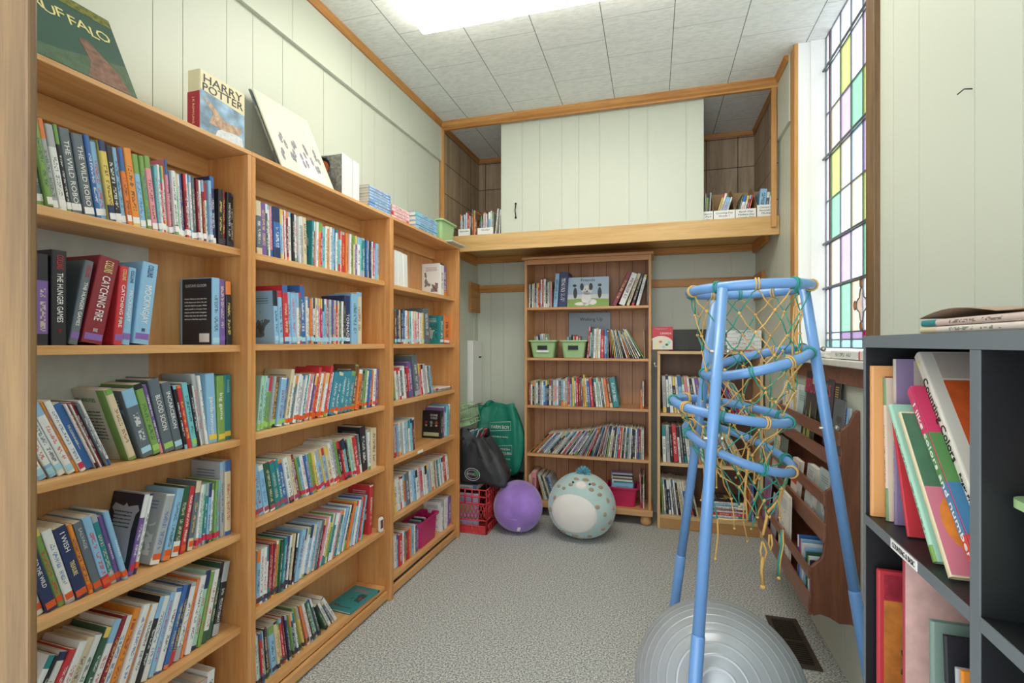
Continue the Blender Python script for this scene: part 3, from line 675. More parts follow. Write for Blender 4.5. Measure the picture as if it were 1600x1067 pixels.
# third shelf
row(ML,ZL[2],'w5/l:l N1 w5/l:l w5/r:l w5/l:l O2 w4/g:r b6*lg w1 R2 w1 R2 S2 w2',60,176,-23,-22,.190,.178,W3,lab='-')
bcs=row(ML,ZL[2],'e3/g',205,216,-18,-18,.200,.200,W3,depth=.135,jit=0)
bcs[0]['label']='leaning cream book with green stripe, back cover with print facing left, third shelf near case'
bc=MB().box(-.0009,-.0002,.004,.120,.001,.199).build('back_cover',mat('cream_cover','cfc8b8',.5),bcs[0])
MB().box(-.0013,-.001,.004,.034,.001,.199).build('green_stripe',mat('green_cover_stripe','74984e',.5),bc)
left_text(bc,'GIRL WHO FLIES',.016,'g',.086,.170,.075)
for i in range(9): left_text(bc,['A storm is coming to the island','and nobody else has noticed it.','She packs a rope, a lamp and a','loaf of bread and walks to the','harbour wall to wait for it.','The wind knows her by name','and it is not in any hurry.','Tonight she will learn to fly.','Ages eight and up.'][i],.006,'k',.086,.138-.0095*i,.078)
row(ML,ZL[2],'S6/l:l g4:g v2/p S6*bs:g',222,275,-16,-13,.196,.208,W3)
row(ML,ZL[2],'S6*in:l k2 r3 c4:g k2 w1 s3^ w2^',276,326,-12,-8,.198,.186,W3)
row(ML,ZL[2],'l6*pm:y g5*bg:y t5*da:y',327,363,-3,0,.218,.205,W3,'hardcover_book','hardback',depth=.14,hard=True)
# fourth shelf
row(ML,ZL[3],'w4 n6*iw g4/y w5 n7*wi O3/r S5*sa l5 t4 v3*br l3*br',60,200,-15,-14,.196,.190,W4,lab='o')
mid=row(ML,ZL[3],'v3/w:r w2 ',202,216,13,13,.205,.205,W4,lab='o',jit=0)
mid[0]['label']='dark covered book leaning right, pale plaque on its back cover, fourth shelf near case'
bc=MB().box(-.0009,-.0002,.004,.120,.001,.204).build('back_cover',mat('charcoal_cover','2c2b33',.4),mid[0])
plq=[(.018+.085*u,.03+.135*v) for u,v in ((.02,0),(.98,0),(.92,.6),(.98,.9),(1.1,.98),(1,1.08),(.6,1.03),(.5,1.1),(.4,1.03),(0,1.08),(-.1,.98),(.02,.9),(.08,.6))]
MB().prism(plq,-.0014,-.001,'x').build('plaque',mat('grey_plaque','b4b2ba',.5),bc)
for i,s in enumerate(['Four friends and one long road','into the forest of glass, where','every tree holds a secret and','only one of them can be told.','A tale to read by lamplight.']): text(bc,s,.006,INK['k'],(-.0016,.067,.155-.0095*i),LFT,.066)
row(ML,ZL[3],'s5/w:o l4 G4/w r3/w:o S3 ',236,302,15,9,.190,.195,W4,lab='o')
row(ML,ZL[3],'w2 a2 t2 l2 w2 g2 c2',303,343,7,2,.182,.180,W4,lab='r')
row(ML,ZL[3],'s3/l^^ e5^^',344,361,0,0,.185,.185,W4,hard=True,depth=.135)
# fifth shelf: white-spined comic albums leaning right
row(ML,ZL[4],'w3 k2 w4 r3 w4/l e4/w w4/v G3 w4 R3 w4/o O4 w4/r O2 w4 k3 w4/l l3 w4/b b3 n3 w4 o2/w w4 a4 g3/w w4/G G3 k5',-14,343,27,12,.212,.214,W5,'graphic_novel','comic album',depth=.145,jit=.008)
row(ML,ZL[5],'w4 w3 s4 w3',262,330,8,5,.17,.18,W6,depth=.14)
# ---------------------------------------------------------------- middle case
V1,V2,V3,V4,V5,V6=[f'{n} shelf of middle left bookcase' for n in ('top','second','third','fourth','fifth','bottom')]
row(ML,ZM[0],'S5 v5/w G2 w2 p2 b6 l2 w1 r1 w2 R2 w4 k2 w2 s2 w2 s2 e4 ',401,479,-2.5,-1.5,.185,.182,V1,jit=.003)
row(ML,ZM[0],'t2 r2 w2 o2 m2 c3 w2 O2 w2 l2 b2 w2 c2 w2 r3 o2 r2 w2 g3 e2 v2 w3 c2 t3 G2 b2 l2 n2 w2 m2 w2 l3 s2',486,594,1,0,.182,.180,V1,jit=.002)
row(ML,ZM[1],'l3/k l3:l r4^ l3 l4/b w2 S2 b4^',431,480,-3,-2,.190,.200,V2,lab='l')
row(ML,ZM[1],'w2 e2 o2 s2 w2 e2 w2 p2 m2 l2 c2 p2 v2 s2 a2 v2 s2 r3 e2 y2 G2 w2 k2',481,539,-1.2,0,.184,.184,V2,lab='l',jit=.001)
nv=row(ML,ZM[1],'n4*to:l l5/O e4/l',540,567,0,0,.212,.236,V2,'hardcover_book','hardback',hard=True,jit=0)
rb=MB(); rb.tube([(.01,.004,.237),(.016,-.003,.236),(.022,-.004,.2),(.024,-.003,.15),(.025,-.003,.12)],.0008,5); rb.build('ribbon_bookmark',INK['w'],nv[2])
row(ML,ZM[2],'a3 a2 g2 g3 s2 N4 l5 b2',401,443,7,9,.185,.175,V3,lab='g')
row(ML,ZM[2],'e4^ w2 t2 S2 w4 w3 s2 w2 t2 w2 p2 w2 R2 v2 o3 r4^ w4 o3 w3 r4^ w3/r',444,512,11,14,.182,.182,V3,lab='o',jit=.003)
row(ML,ZM[2],'T4 T4 T4 T4 T4',513,548,14,13,.178,.178,V3,lab='o',jit=.0)
row(ML,ZM[2],'N3^ o3 S3 g2 w2 b2 o2 w3 v2',549,590,11,4,.178,.178,V3,lab='o')
row(ML,ZM[3],'l2 l4 l4/w G4/w t4 t3/l b4/O w4 e3 R3',401,472,-9,-13,.180,.176,V4,lab='R')
row(ML,ZM[3],'g2 l2 w3 b2 s2 g3 y2 w2 l4 y2 l3 e4',473,523,-14,-14,.166,.172,V4,lab='r',jit=.002)
row(ML,ZM[3],'w3 s3 g2 k3/r r2 c4 k2/N a3 e2',524,558,-15,-13,.19,.182,V4,lab='r')
row(ML,ZM[3],'r3 S2 k5/r^ w2 e5/e',559,588,-12,0,.182,.19,V4)
row(ML,ZM[4],'l5 w4/s w4 w2 R2 r2 R3 o3 g3/G G3 t3 b2 n2 w2 k2 e2 S2 k2',401,458,2,10,.19,.185,V5,lab='k',jit=.003)
row(ML,ZM[4],'l5 w3 w2 k2 l3 w2 l3 s3 S2 R2 w2 p2 w2 y2 g2 w2 t2 w2 p2 t4/O w2',459,527,14,19,.185,.19,V5,jit=.003)
row(ML,ZM[4],'l2 b2 w2 k2 o2 y2 l2 w2 b2 l2 r2 c2',528,566,21,13,.19,.198,V5,jit=.003)
row(ML,ZM[4],'r2/w^',578,583,3,3,.20,.20,V5)
row(ML,ZM[5],'w3 a2 r3 a2 k2 R2 S1 l6 e3 y2 e2 r3 R2 n2 w2 g2 n3 w2',401,468,-4,-10,.185,.175,V6,lab='k')
row(ML,ZM[5],'g2 y2 v2 o3 w3 G3 a3 S2',469,502,-13,-19,.185,.18,V6,lab='k')
row(ML,ZM[5],'G3 w3 S2 w3',503,530,-28,-33,.14,.16,V6)
# flat book at the end of the bottom shelf
fx=onM(557,922,ML,.09); fb=book('picture_book','glossy teal picture book lying flat at the right end of the bottom shelf, middle bookcase','book',
  ML@T(fx.x-.130,.028,ZM[5]+.001+.011)@RZ(-.05)@Matrix(((0,0,1,0),(0,1,0,0),(-1,0,0,0),(0,0,0,1)))@T(0,0,0),.011,.14,.21,'t',True,'k','r')
# small framed picture clipped on the edge
fm=thing('mini_picture_frame','tiny white rounded picture frame standing at the right end of the middle bookcase, fifth shelf','picture frame',ML@T(onM(598,810,ML,.02).x,.012,ZM[4]+.001)@T(0,.018,0))
rr=[(.016*math.copysign(abs(math.cos(a))**.4,math.cos(a)),.034+.034*math.copysign(abs(math.sin(a))**.4,math.sin(a))) for a in [i*math.pi/12 for i in range(24)]]
MB().prism(rr,-.005,.005,'y').build('frame',M_white,fm,bevel=.001)
MB().box(-.011,.011,-.0058,-.0052,.016,.056).build('picture',mat('sunset_picture','6a4a48',.3,var=.5,vscale=60),fm)
MB().box(-.003,.003,-.003,.003,-.001,.002).build('foot',M_white,fm)
# ---------------------------------------------------------------- far case
U1,U2,U3,U4,U5,U6=[f'{n} shelf of far left bookcase' for n in ('top','second','third','fourth','fifth','bottom')]
row(ML,ZR_[0],'w2 w2 w2 w2 w2',617,638,-1,-2,.185,.178,U1,plain=True,jit=.001,depth=.12)
row(ML,ZR_[0],'w3/k v3',688,699,0,0,.200,.185,U1,depth=.14)
row(ML,ZR_[1],'N2 n2 e2 k2 b2 w2 o2 c2 w2 p2 w2 m2 w2 y2',617,663,-1.5,-3,.182,.176,U2,jit=.003,lab='l')
row(ML,ZR_[1],'S3^ ',665,673,-6,-6,.18,.18,U2)
row(ML,ZR_[1],'t3/G o5/r',688,708,-1,2,.176,.18,U2,lab='w',depth=.14)
row(ML,ZR_[2],'g2 w2 s2 w2 S2 w2 R3 r2 v4^',617,648,-8,-10,.17,.17,U3)
row(ML,ZR_[2],'S5^^ p2 r2 w2 s2 w2 S2 l2',649,677,-11,-14,.178,.17,U3)
row(ML,ZR_[3],'s2 r2 l2 w2 e2 s2 w2 l2 w2 s2 w2 c2 R3 w2',617,651,-5,-6,.175,.172,U4)
sc_=row(ML,ZR_[3],'k3/w v2 w2 c3 l2/w',688,708,4,4,.172,.20,U4,depth=.14)
row(ML,ZR_[4],'y2 w2 w2 e2 w2 o2 S4 w3 l3 w2 w2 p2 r2 w2 w2 l3 s2 w2 e2 R2 w2 t2 w2 v2 w2 r4 w3',617,703,-7,-11,.175,.17,U5,jit=.003)
row(ML,ZR_[5],'w3 l2 r4 w2 S2 R3 r2 o2 l4 w2 S2 v2',617,655,-1,0,.17,.15,U6)
row(ML,ZR_[5],'w3 s2 w3 w2 v4',690,710,0,0,.185,.19,U6)
bc=MB().box(-.0012,-.0004,.004,.120,.003,.168).build('front_cover',mat('black_cover','1e1e24',.35),sc_[0]); sc_[0]['label']='black covered comic facing left with small plates of print, fourth shelf far bookcase'
left_text(bc,'STONE',.018,'w',.048,.14,.05); left_text(bc,'COLD',.018,'w',.048,.122,.045)
for i,c in enumerate(('r','l','o')): left_text(bc,'*',.05,c,.10-.035*i,.085); left_text(bc,'=',.03,'y',.10-.035*i,.075)
MB().box(-.0016,-.0013,.012,.116,.012,.034).build('emblem_strip',mat('sage_strip','b0b890',.5),bc)
# ---------------------------------------------------------------- back cases: rows of picture books
FC = basis((0,-1,0),(1,0,0),(0,0,1),(0,0,0))        # book standing with its cover towards the room, spine at the left
FT = basis((0,1,0),(0,0,1),(1,0,0),(0,0,0))         # writing on that cover
def flat(M,x0,x1,d,z,t,w_,label,c,name='hardcover_book',group=None,**k):   # lying flat, spine to the room
    k.setdefault('c2',None)
    return book(name,label,'book',M@T(x1,d,z)@basis((0,0,1),(0,1,0),(-1,0,0),(0,0,0)),t,w_,x1-x0,c,group=group,**k)
def facing(M,x0,d,z,t,w_,h_,label,c,tilt=0,name='picture_book',cat='book',rot=0,**k):
    return book(name,label,cat,M@T(x0,d,z)@RZ(rot)@RX(-tilt)@FC@T(0,0,0),t,w_,h_,c,**k)
def ctext(b,s,size,ink,y,z,fitw=None,t=None):
    t=BT[b.name]; return text(b,s,size,INK[ink] if isinstance(ink,str) else ink,(t+.0006,y,z),FT,fitw)
def cpoly(b,name,pts,m,e=.0004):
    t=BT[b.name]; return MB().prism(pts,t+.0001,t+.0001+e,'x').build(name,m,b)
def ell(cy,cz,ry,rz,n=18,ph=0): return [(cy+ry*math.cos(2*math.pi*i/n+ph),cz+rz*math.sin(2*math.pi*i/n+ph)) for i in range(n)]
A1,A2,A3,A4,A5=[f'{n} shelf of tall pine bookcase' for n in ('top','second','third','fourth','bottom')]
kw=dict(name='picture_book',kind='picture book',d=.03,depth=.19)
row(MPN,ZP[0],'w2 k2 w2 e2 k2 w2 r2 s2 w2^ r2^ w3^ k2 w2 s2 p2',826,862,1,0,.175,.19,A1,**kw)
row(MPN,ZP[0],'l3^ n6/k^',864,885,4,3,.225,.225,A1,**kw)
row(MPN,ZP[0],'R3/N w4 e2 k2 w2',955,1000,25,15,.25,.22,A1,**kw)
row(MPN,ZP[0],'w3 G2',1002,1006.5,1,0,.20,.20,A1,**kw)
row(MPN,ZP[1],'r2/p a2 S2 w3 e2 w3 r4/R l3 S2',917,951,4,0,.22,.20,A2,**kw)
row(MPN,ZP[1],'r2 g2 y2 w2 S2 w2 e2 k2/S w3 o2 w2 s2 e3 s2^ w3^ g2^',952,1007,-4,-30,.20,.205,A2,**kw)
row(MPN,ZP[2],'R2 w2 k2 s2 w2 k2 s2 w2 l2/b b2 k2 w2 S2 e2 p2 w2 S3 l2 w2 s3 r2 l2',826,893,0,0,.17,.20,A3,**kw)
row(MPN,ZP[2],'y3/r w2 r3/R R3 S2 o2 y2^ w2 b3 r4 k2 w3 a3 w2 S2 w2 o4/G N4/e t8/c',894,968,-1,-9,.205,.205,A3,**kw)
row(MPN,ZP[2],'o3 w2/o',1000.5,1006,0,0,.12,.19,A3,**kw)
row(MPN,ZP[3],'k2 o2 N2 w2 b2 s2 w2 l2 k2 n2 e2 w2 s2 k2 w2 r2 s2 k2 w2 v2 s2 w2',827,900,44,33,.20,.22,A4,**kw)
row(MPN,ZP[3],'s2 w2 l2 k2 s2 w2 r4 k2 w2 e2 b2 k2 w2 p2 R2 w2 s2 w2',901,945,31,10,.23,.225,A4,**kw)
row(MPN,ZP[3],'g2 w2 e2 k2 w2 S2 r3/k e2 k2 w2 G2 s2 w2 k2 n2 w2 v2 R2 e2 w2',946,1006,8,0,.22,.21,A4,**kw)
row(MPN,ZP[4],'e3 p6/m',826,838,0,0,.17,.19,A5,**kw)
row(MPN,ZP[4],'y2 e2/G w3 G3 k2 e2 w2 S3 k3 l4/b s3/l',838,872,-15,-22,.19,.17,A5,**kw)
row(MPN,ZP[4],'p2/m k2 w2',1001,1006.5,-2,0,.23,.22,A5,**kw)
# faced-out books
x=onY(886,450,YP+.06).x; fr_=facing(MPN,x,.062,ZP[0]+.001,.008,.30,.215,'picture book titled in dark letters with white dog on a lawn, faced out on top pine shelf','b8d0e4',tilt=.06,c2='b8d0e4',c3='b8d0e4')
fr_['label']='pale blue picture book with white dog on a lawn, faced out on top pine shelf'
cpoly(fr_,'lawn',[(.004,.002),(.298,.002),(.298,.055),(.15,.062),(.004,.055)],mat('lawn_green','8fb45c',.5))
cpoly(fr_,'fence',[(.004,.055),(.298,.055),(.298,.09),(.004,.09)],mat('fence_white','dfe6ea',.5),.0003)
ctext(fr_,'Friends',.03,'k',.15,.193,.1)
dg=MB(); t_=.008
for pts in (ell(.14,.062,.035,.055),ell(.145,.12,.036,.036),ell(.10,.022,.045,.012),ell(.185,.034,.03,.02)): dg.prism(pts,t_+.0006,t_+.001,'x')
dg.build('white_dog',mat('dog_white','f2f2f0',.5),fr_)
dg=MB()
for pts in (ell(.108,.145,.014,.026),ell(.172,.145,.014,.026),ell(.145,.112,.006,.005),ell(.133,.128,.003,.004),ell(.157,.128,.003,.004),ell(.06,.10,.014,.04),ell(.055,.155,.014,.010),ell(.235,.10,.014,.04),ell(.235,.155,.014,.010)): dg.prism(pts,t_+.0011,t_+.0014,'x')
dg.build('dark_marks',mat('mark_grey','454a50',.5),fr_)
x=onY(887,500,YP+.16).x; wk=facing(MPN,x,.215,ZP[1]+.001,.008,.31,.335,'grey picture book standing behind the green bins on second pine shelf, title at top','8a99a4',c2='8a99a4',c3='8a99a4')
ctext(wk,'Waking Up',.036,'k',.17,.285,.17)
# bins
M_gbin=mat('sage_green_plastic','a3c990',.35); M_mbin=mat('magenta_plastic','c0246c',.3); M_mbin2=mat('crimson_plastic','c6265a',.3)
def bin_(label,M,w_,d_,h_,m,taper=.82,group=None,sag=0.0,lip=.012):
    """open tapering bin with a rolled rim; origin at the middle of its base"""
    t=thing('storage_bin',label,'bin',M,group)
    def ringpts(a,b,z,n=6,r=.02,sg=0):
        out=[]
        for cx,cy,a0 in ((a-r,b-r,0),(-a+r,b-r,90),(-a+r,-b+r,180),(a-r,-b+r,270)):
            for i in range(n+1):
                an=math.radians(a0+90*i/n); out.append((cx+r*math.cos(an),cy+r*math.sin(an),z))
            # midpoint of each side for the dipped rim
            nx={0:(0,b),90:(-a,0),180:(0,-b),270:(a,0)}[a0]
            for f in (-.55,-.3,.3,.55):
                px_,py_=(nx[0]-f*(a-r)*-1 if nx[0]==0 else nx[0]), (nx[1] if nx[1]!=0 else 0)
                if nx[0]==0: px_=( -1 if a0==180 else 1)*-f*(a-r); py_=nx[1]; dz=0
                else: px_=nx[0]; py_=(-1 if a0==270 else 1)*-f*(b-r)*1; dz=-sg if abs(f)<.4 else 0
                out.append((px_,py_,z+dz))
        return out
    A,B=w_/2,d_/2; th=.0025
    rings=[ringpts(A*taper,B*taper,0),ringpts(A*taper*1.01,B*taper*1.01,.004),ringpts(A,B,h_-.012,sg=sag),ringpts(A+lip,B+lip,h_-.010,sg=sag),ringpts(A+lip,B+lip,h_,sg=sag),ringpts(A-th,B-th,h_-.001,sg=sag),ringpts(A*taper-th,B*taper-th,th)]
    n=len(rings[0]); vs=[p for r in rings for p in r]; fs=[]
    for i in range(len(rings)-1):
        for k in range(n):
            l=(k+1)%n; fs.append((i*n+k,i*n+l,(i+1)*n+l,(i+1)*n+k))
    fs.append(tuple(range(n))[::-1]); fs.append(tuple((len(rings)-1)*n+k for k in range(n)))
    mb=MB(); mb.add(vs,fs,0,None,False); mb.build('body',m,t); return t
def inbin(Mb,wx,n,h_,cols,lab_,lean=0,depth=.12,hz=.006,name='picture_book',y0=None):
    """books standing in a bin, spines up the front"""
    L_=cols.split(); W=sum(float(c[1:] or 3) for c in L_); x=-wx/2; out=[]
    for i,c in enumerate(L_):
        tt=wx*float(c[1:] or 3)/W; h=h_+rnd.uniform(-.015,.012)
        out.append(book(name,f'{NAME[c[0]]} thin book, {ordinal(i+1)} from left in {lab_}','book',Mb@T(x,(-depth/2 if y0 is None else y0),hz+max(0,tt*.8*math.sin(lean)))@RY(lean),max(.0025,tt*.8),depth,h,c[0],c2=rnd.choice('wkebgry'))); x+=tt
    return out
for i,(pa_,pb_) in enumerate(((822,867),(873,918))):
    xa=onY(pa_,525,YP+.02).x; xb=onY(pb_,525,YP+.02).x; Mb=MPN@T((xa+xb)/2+(.014 if i==0 else 0),.105,ZP[1]+.001)
    bb_=bin_(['sage green bin with white label at the left end of second pine shelf','sage green bin with slotted handle and no label, beside the other on second pine shelf'][i],Mb,xb-xa-.025,.16,.128,M_gbin,.8)
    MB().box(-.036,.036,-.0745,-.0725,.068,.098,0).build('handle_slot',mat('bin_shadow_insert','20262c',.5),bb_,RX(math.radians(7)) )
    if i==0: MB().box(-.045,.045,-.0755,-.074,.05,.064).build('bin_label',mat('white_label','f4f4f2',.6),bb_,RX(math.radians(7)))
    inbin(Mb,.10,0,.165 if i==0 else .155,['s2 w2 k2 l2 w2 s2 w2','l3 S3 w2 e2 r2 e3 s3'][i],['left sage bin','right sage bin'][i]+' on pine bookcase',lean=-.14 if i==0 else .0,depth=.09)
row(MPN,ZP[1],'w4',869,873,-2,-2,.20,.20,A2,**kw)
xa=onY(945,790,YP+.02).x; xb=onY(998,790,YP+.02).x; Mb=MPN@T((xa+xb)/2,.11,ZP[4]+.001)
bin_('crimson bin of picture books at the right end of bottom pine shelf',Mb,xb-xa-.02,.17,.135,M_mbin2,.86)
cl='l t w N w k w v'.split()
for i,c in enumerate(cl):
    book('picture_book',f'{NAME[c]} thin book, {ordinal(i+1)} from front in crimson bin on bottom pine shelf','book',Mb@T(-.072+rnd.uniform(-.01,.01),-.05+.014*i,.006)@FC,.009,.144,.15+.008*i,c,c2='w')
# ---------------------------------------------------------------- low case
Q1,Q2,Q3=[f'{n} shelf of low corner bookcase' for n in ('top','middle','bottom')]
kw=dict(name='picture_book',kind='picture book',d=.03,depth=.18)
row(MQ,ZQ[0],'s3 w2 w3 k2 w2 l3/b w2 p2 w2 k2 w2 v3 r2 w2 e2 o2 w2 r2 w2',1036,1135,-2,-14,.25,.23,Q1,**kw)
row(MQ,ZQ[0],'r3 n2 v3 R3 e2 w2 S2 w3 G2 e3',1137,1176,-24,-28,.24,.23,Q1,**kw)
row(MQ,ZQ[1],'w3 s3 k2 r4 w2 S2 k2 w3 l2 e3 p2 w2 e2 w2 g2 w2',1036,1120,-2,-12,.25,.24,Q2,**kw)
row(MQ,ZQ[1],'e3 S2 r2 w3 e2 k2 w2 a2 w3 e2',1122,1168,-22,-28,.23,.22,Q2,**kw)
row(MQ,ZQ[2],'g2 w2 k2 n3 w2 S2 w2 k2 e3 w2 b3 w2 r2 k2 e2',1034,1092,-3,-12,.24,.23,Q3,**kw)
x0=onY(1106,800,YP).x; x1=x0+.24
z=ZQ[2]+.001
for i,(c,t_) in enumerate((('l',.012),('w',.012),('r',.02),('w',.01),('R',.012),('w',.016),('l',.014),('w',.012),('k',.006))):
    flat(MQ,x0+.005*(i%3),x1-.006*(i%2),.03,z,t_,.18,f'{NAME[c]} book in the flat pile on low bookcase bottom shelf, {ordinal(i+1)} from bottom',c); z+=t_+.0006
row(MQ,ZQ[2],'o3 v4 b4',1170,1178,0,0,.24,.23,Q3,**kw)
# book display on the low case
ds=thing('book_display_stand','black plastic book display stand on top of the low bookcase','display stand',MQ@T(onY(1046,549,YP).x,.03,ZQT+.0006))
MB().box(0,.30,.0,.14,0,.006).build('base',M_black,ds,bevel=.001)
MB().box(.0,.30,-.003,.004,0,.148).build('back_plate',M_black,ds,T(0,.075,.006)@RX(-.28),bevel=.001)
for xx_ in (.03,.125): MB().box(xx_-.003,xx_+.003,.004,.008,.006,.028).build('lip',M_black,ds)
ca=facing(MQ,onY(1019,545,YP).x,.022,ZQT+.008,.006,.135,.158,'red picture book about Canada with a map, standing on black display stand','c82838',tilt=.12,c2='c82838',c3='c82838')
cpoly(ca,'map_panel',[(.003,.003),(.132,.003),(.132,.06)]+[(.06+.075*math.cos(a)*1.0,.045+.05*math.sin(a)) for a in [math.pi*k/10 for k in range(1,10)]]+[(.003,.07)],mat('map_cream','e4e2d2',.5))
for (a,b_,c) in ((.03,.035,'y'),(.055,.055,'o'),(.095,.035,'g'),(.11,.05,'l'),(.02,.015,'y'),(.075,.02,'l')): 
    t_=.006; MB().prism(ell(a,b_,.011,.008),t_+.0006,t_+.0008,'x').build('map_picture',INK[c],ca)
ctext(ca,'CANADA',.02,'w',.088,.112,.075); ctext(ca,'MY FIRST BOOK OF',.01,'l',.06,.143,.08)
# pale stack of thick books on the low case
z=ZQT+.0006
for i,t_ in enumerate((.008,.006,.024,.024,.024,.024,.024)):
    xs0=onY(1134,530,YP+.02).x
    o=flat(MQ@T(0,0,0),xs0+.004*((i*7)%3),xs0+.215,.04,z,t_,.17,(f'white block book in the stack on the low bookcase, {ordinal(i-1)} from bottom' if i>1 else f'{["red","white"][i]} thin book under the white stack on the low bookcase'),'w' if i else 'r',page=M_page,c2='w'); z+=t_+.0006
# ---------------------------------------------------------------- loft contents
MLF=T(0,YL,0); zl=1.579*H
kw=dict(name='picture_book',kind='picture book',d=.10,depth=.19,jit=.012)
LL,LR='left side of the loft','right side of the loft'
def filebox(px0,px1,d,h_,label,lines,hw=.0,back=True):
    x0=onM(px0,350,MLF,d).x; x1=onM(px1,350,MLF,d).x; b=thing('magazine_file',label,'box file',MLF@T(x0,d,zl)); w_=x1-x0-.002
    MB().box(0,w_,0,.0025,0,h_).build('front',mat('white_card','ecefec',.6),b)
    sd=[(.0025,0),(.23,0),(.23,.23),(.17,.23),(.0025,h_)]
    for xa in (0,w_-.002): MB().prism(sd,xa,xa+.002,'x').build('side',mat('brown_card','a98c66',.8),b)
    MB().box(.002,w_-.002,.228,.23,0,.228).build('back',mat('brown_card','a98c66',.8),b); MB().box(.002,w_-.002,.003,.228,0,.002).build('bottom',mat('brown_card','a98c66',.8),b)
    for i,s in enumerate(lines): text(b,s,.014,INK['k'],(w_/2,-.0008,h_-.016-.017*i),FRONT,min(w_*.8,.0085*len(s)),shear=.2)
    return x0,w_
def fill(px,cols,h_,lean,lab_,w_):
    x=px[0]+.004; L_=cols.split(); k=(w_-.010-.165*math.sin(math.radians(lean)))/sum(float(c[1:] or 2) for c in L_)
    for i,c in enumerate(L_):
        t_=max(.003,float(c[1:] or 2)*k*.9); a=math.radians(lean)
        book('picture_book',f'{NAME[c[0]]} thin picture book, {ordinal(i+1)} from left, {lab_}','book',MLF@T(x+(t_/math.cos(a)-t_*math.cos(a) if a>0 else 0),px[1]+.02+rnd.random()*.004,zl+.003+max(0,t_*math.sin(a)))@RY(a),t_,.17,h_+rnd.uniform(-.02,.02),c[0]); x+=t_/math.cos(a)+.0012
for (p0,p1,lines,cols,lean,lab_) in ((1099,1114.5,['Labour Day','Fall','Day'],'s2 g5 n2 s3',3,'first right loft file box'),(1115,1149,['Counting Day','Grade 1'],'y2 e3 l5 w2',17,'second right loft file box'),
     (1149.5,1182,['Earth Day','Mothers Day','Canada Day'],'G2 w5 w3 R3 r2',13,'third right loft file box'),(1183,1216,['Chinese New','Remembrance','Multiple'],'l5 S2 w3',6,'fourth right loft file box')):
    hh=.068 if p0<1180 else .085
    x0,w_=filebox(p0,p1,.045,hh,'white file box with handwritten front, '+lab_,lines)
    fill((x0,.045),cols,.165,lean,lab_,w_)
x0,w_=filebox(716,735,.045,.062,'white-fronted file box nearest the left post of the loft',['September'],); fill((x0,.045),'s2 w2 k2 w2 l2 w2 r4 w2',.16,0,'file box nearest left loft post',w_)
x0,w_=filebox(746,771,.045,.062,'white-fronted file box labelled October, left side of the loft',['October']); fill((x0,.045),'k2 s2 k2 w2 p2 w2 S2 l4 w2 s3',.16,1,'October file box, left side of loft',w_)
row(MLF,zl,'N2 o3 N2',736,744,0,0,.19,.17,LL,name='picture_book',kind='picture book',d=.04,depth=.19,jit=.012,xs=(onM(737,350,MLF,.04).x,onM(744.5,350,MLF,.04).x))
row(MLF,zl,'w2 S2 w2',773,781,6,3,.19,.17,LL,name='picture_book',kind='picture book',d=.04,depth=.19,jit=.012,xs=(onM(772.5,350,MLF,.04).x,onM(781,350,MLF,.04).x))
# ---------------------------------------------------------------- on top of the left cases
zt_=ZT+.0008
s1=onM(228,158,ML,.02).x; zz1=onM(186,46,ML,.15).z-ZT
gf=facing(ML,s1-.285,.06,zt_+.016,.012,.285,.255,'large dark green picture book with wavy cream title, leaning above nearest bookcase','3c5c50',tilt=.45,c2='3c5c50',c3='3c5c50')
cpoly(gf,'leaf_border',[(.004,.225),(.282,.225),(.282,.252),(.004,.252)],mat('leafy_olive','7c7c38',.6,var=.5,vscale=90))
cpoly(gf,'ground',[(.004,.004),(.282,.004),(.282,.10),(.22,.085),(.12,.05),(.004,.03)],mat('cover_ground','566f56',.6,var=.3,vscale=40))
cpoly(gf,'tree_trunk',[(.17,.004),(.27,.004),(.255,.06),(.20,.13),(.18,.125),(.19,.06)],mat('cover_bark','8a6656',.6,var=.4,vscale=60),.0007)
for i,(ch,dz) in enumerate(zip('GRUFFALO',(.004,-.002,-.008,-.002,-.008,-.004,-.010,-.004))):
    ctext(gf,ch,.046,'y',.082+.024*i,.180+dz)
ctext(gf,'THE',.014,'y',.125,.214)
xa,xb=onM(312,160,ML,.03).x,onM(382,160,ML,.03).x; dth=max(.03,min(.06,0.05)); hh_=onM(382,148,ML,.03).z-ZT
hp=facing(ML,xa,.03+.048,zt_,.048,xb-xa,hh_,'thick cream, blue and red hardback with capital letter title standing above the nearest bookcase','e4dab0',name='hardcover_book',c2='e4dab0',c3='e4dab0',page=M_page)
W_=xb-xa
cpoly(hp,'painted_sky',[(.001,.002),(W_-.001,.002),(W_-.001,hh_*.62),(.001,hh_*.70)],mat('painted_sky_blue','8fb2cc',.5,var=.5,vscale=28))
cpoly(hp,'wing_shape',[(.01,hh_*.60),(.05,hh_*.5),(.08,hh_*.36),(W_-.01,hh_*.36),(W_-.02,hh_*.24),(.085,hh_*.2),(.03,hh_*.22),(.045,hh_*.38)],mat('wing_tan','c9a88c',.6,var=.4,vscale=60),.0008)
cpoly(hp,'cloud',[(.05,.004),(W_-.004,.004),(W_-.01,hh_*.2),(W_*.6,hh_*.27),(.06,hh_*.16)],mat('cloud_white','dbe3e8',.6,var=.2,vscale=60),.0007)
ctext(hp,'HARRY',.034,'k',W_*.5,hh_*.885,W_*.86); ctext(hp,'POTTER',.034,'k',W_*.5,hh_*.745,W_*.9)
MB().box(.0005,.0475,-.0006,.0002,.002,hh_*.66).build('spine_panel',mat('crimson_spine','b02a3a',.5),hp); text(hp,'J K ROWLING',.010,INK['y'],(.024,-.0009,hh_*.36),SPINE,hh_*.42)
sA=onM(447,262,ML,.012).x; sB_=onM(527,297,ML,.012).x
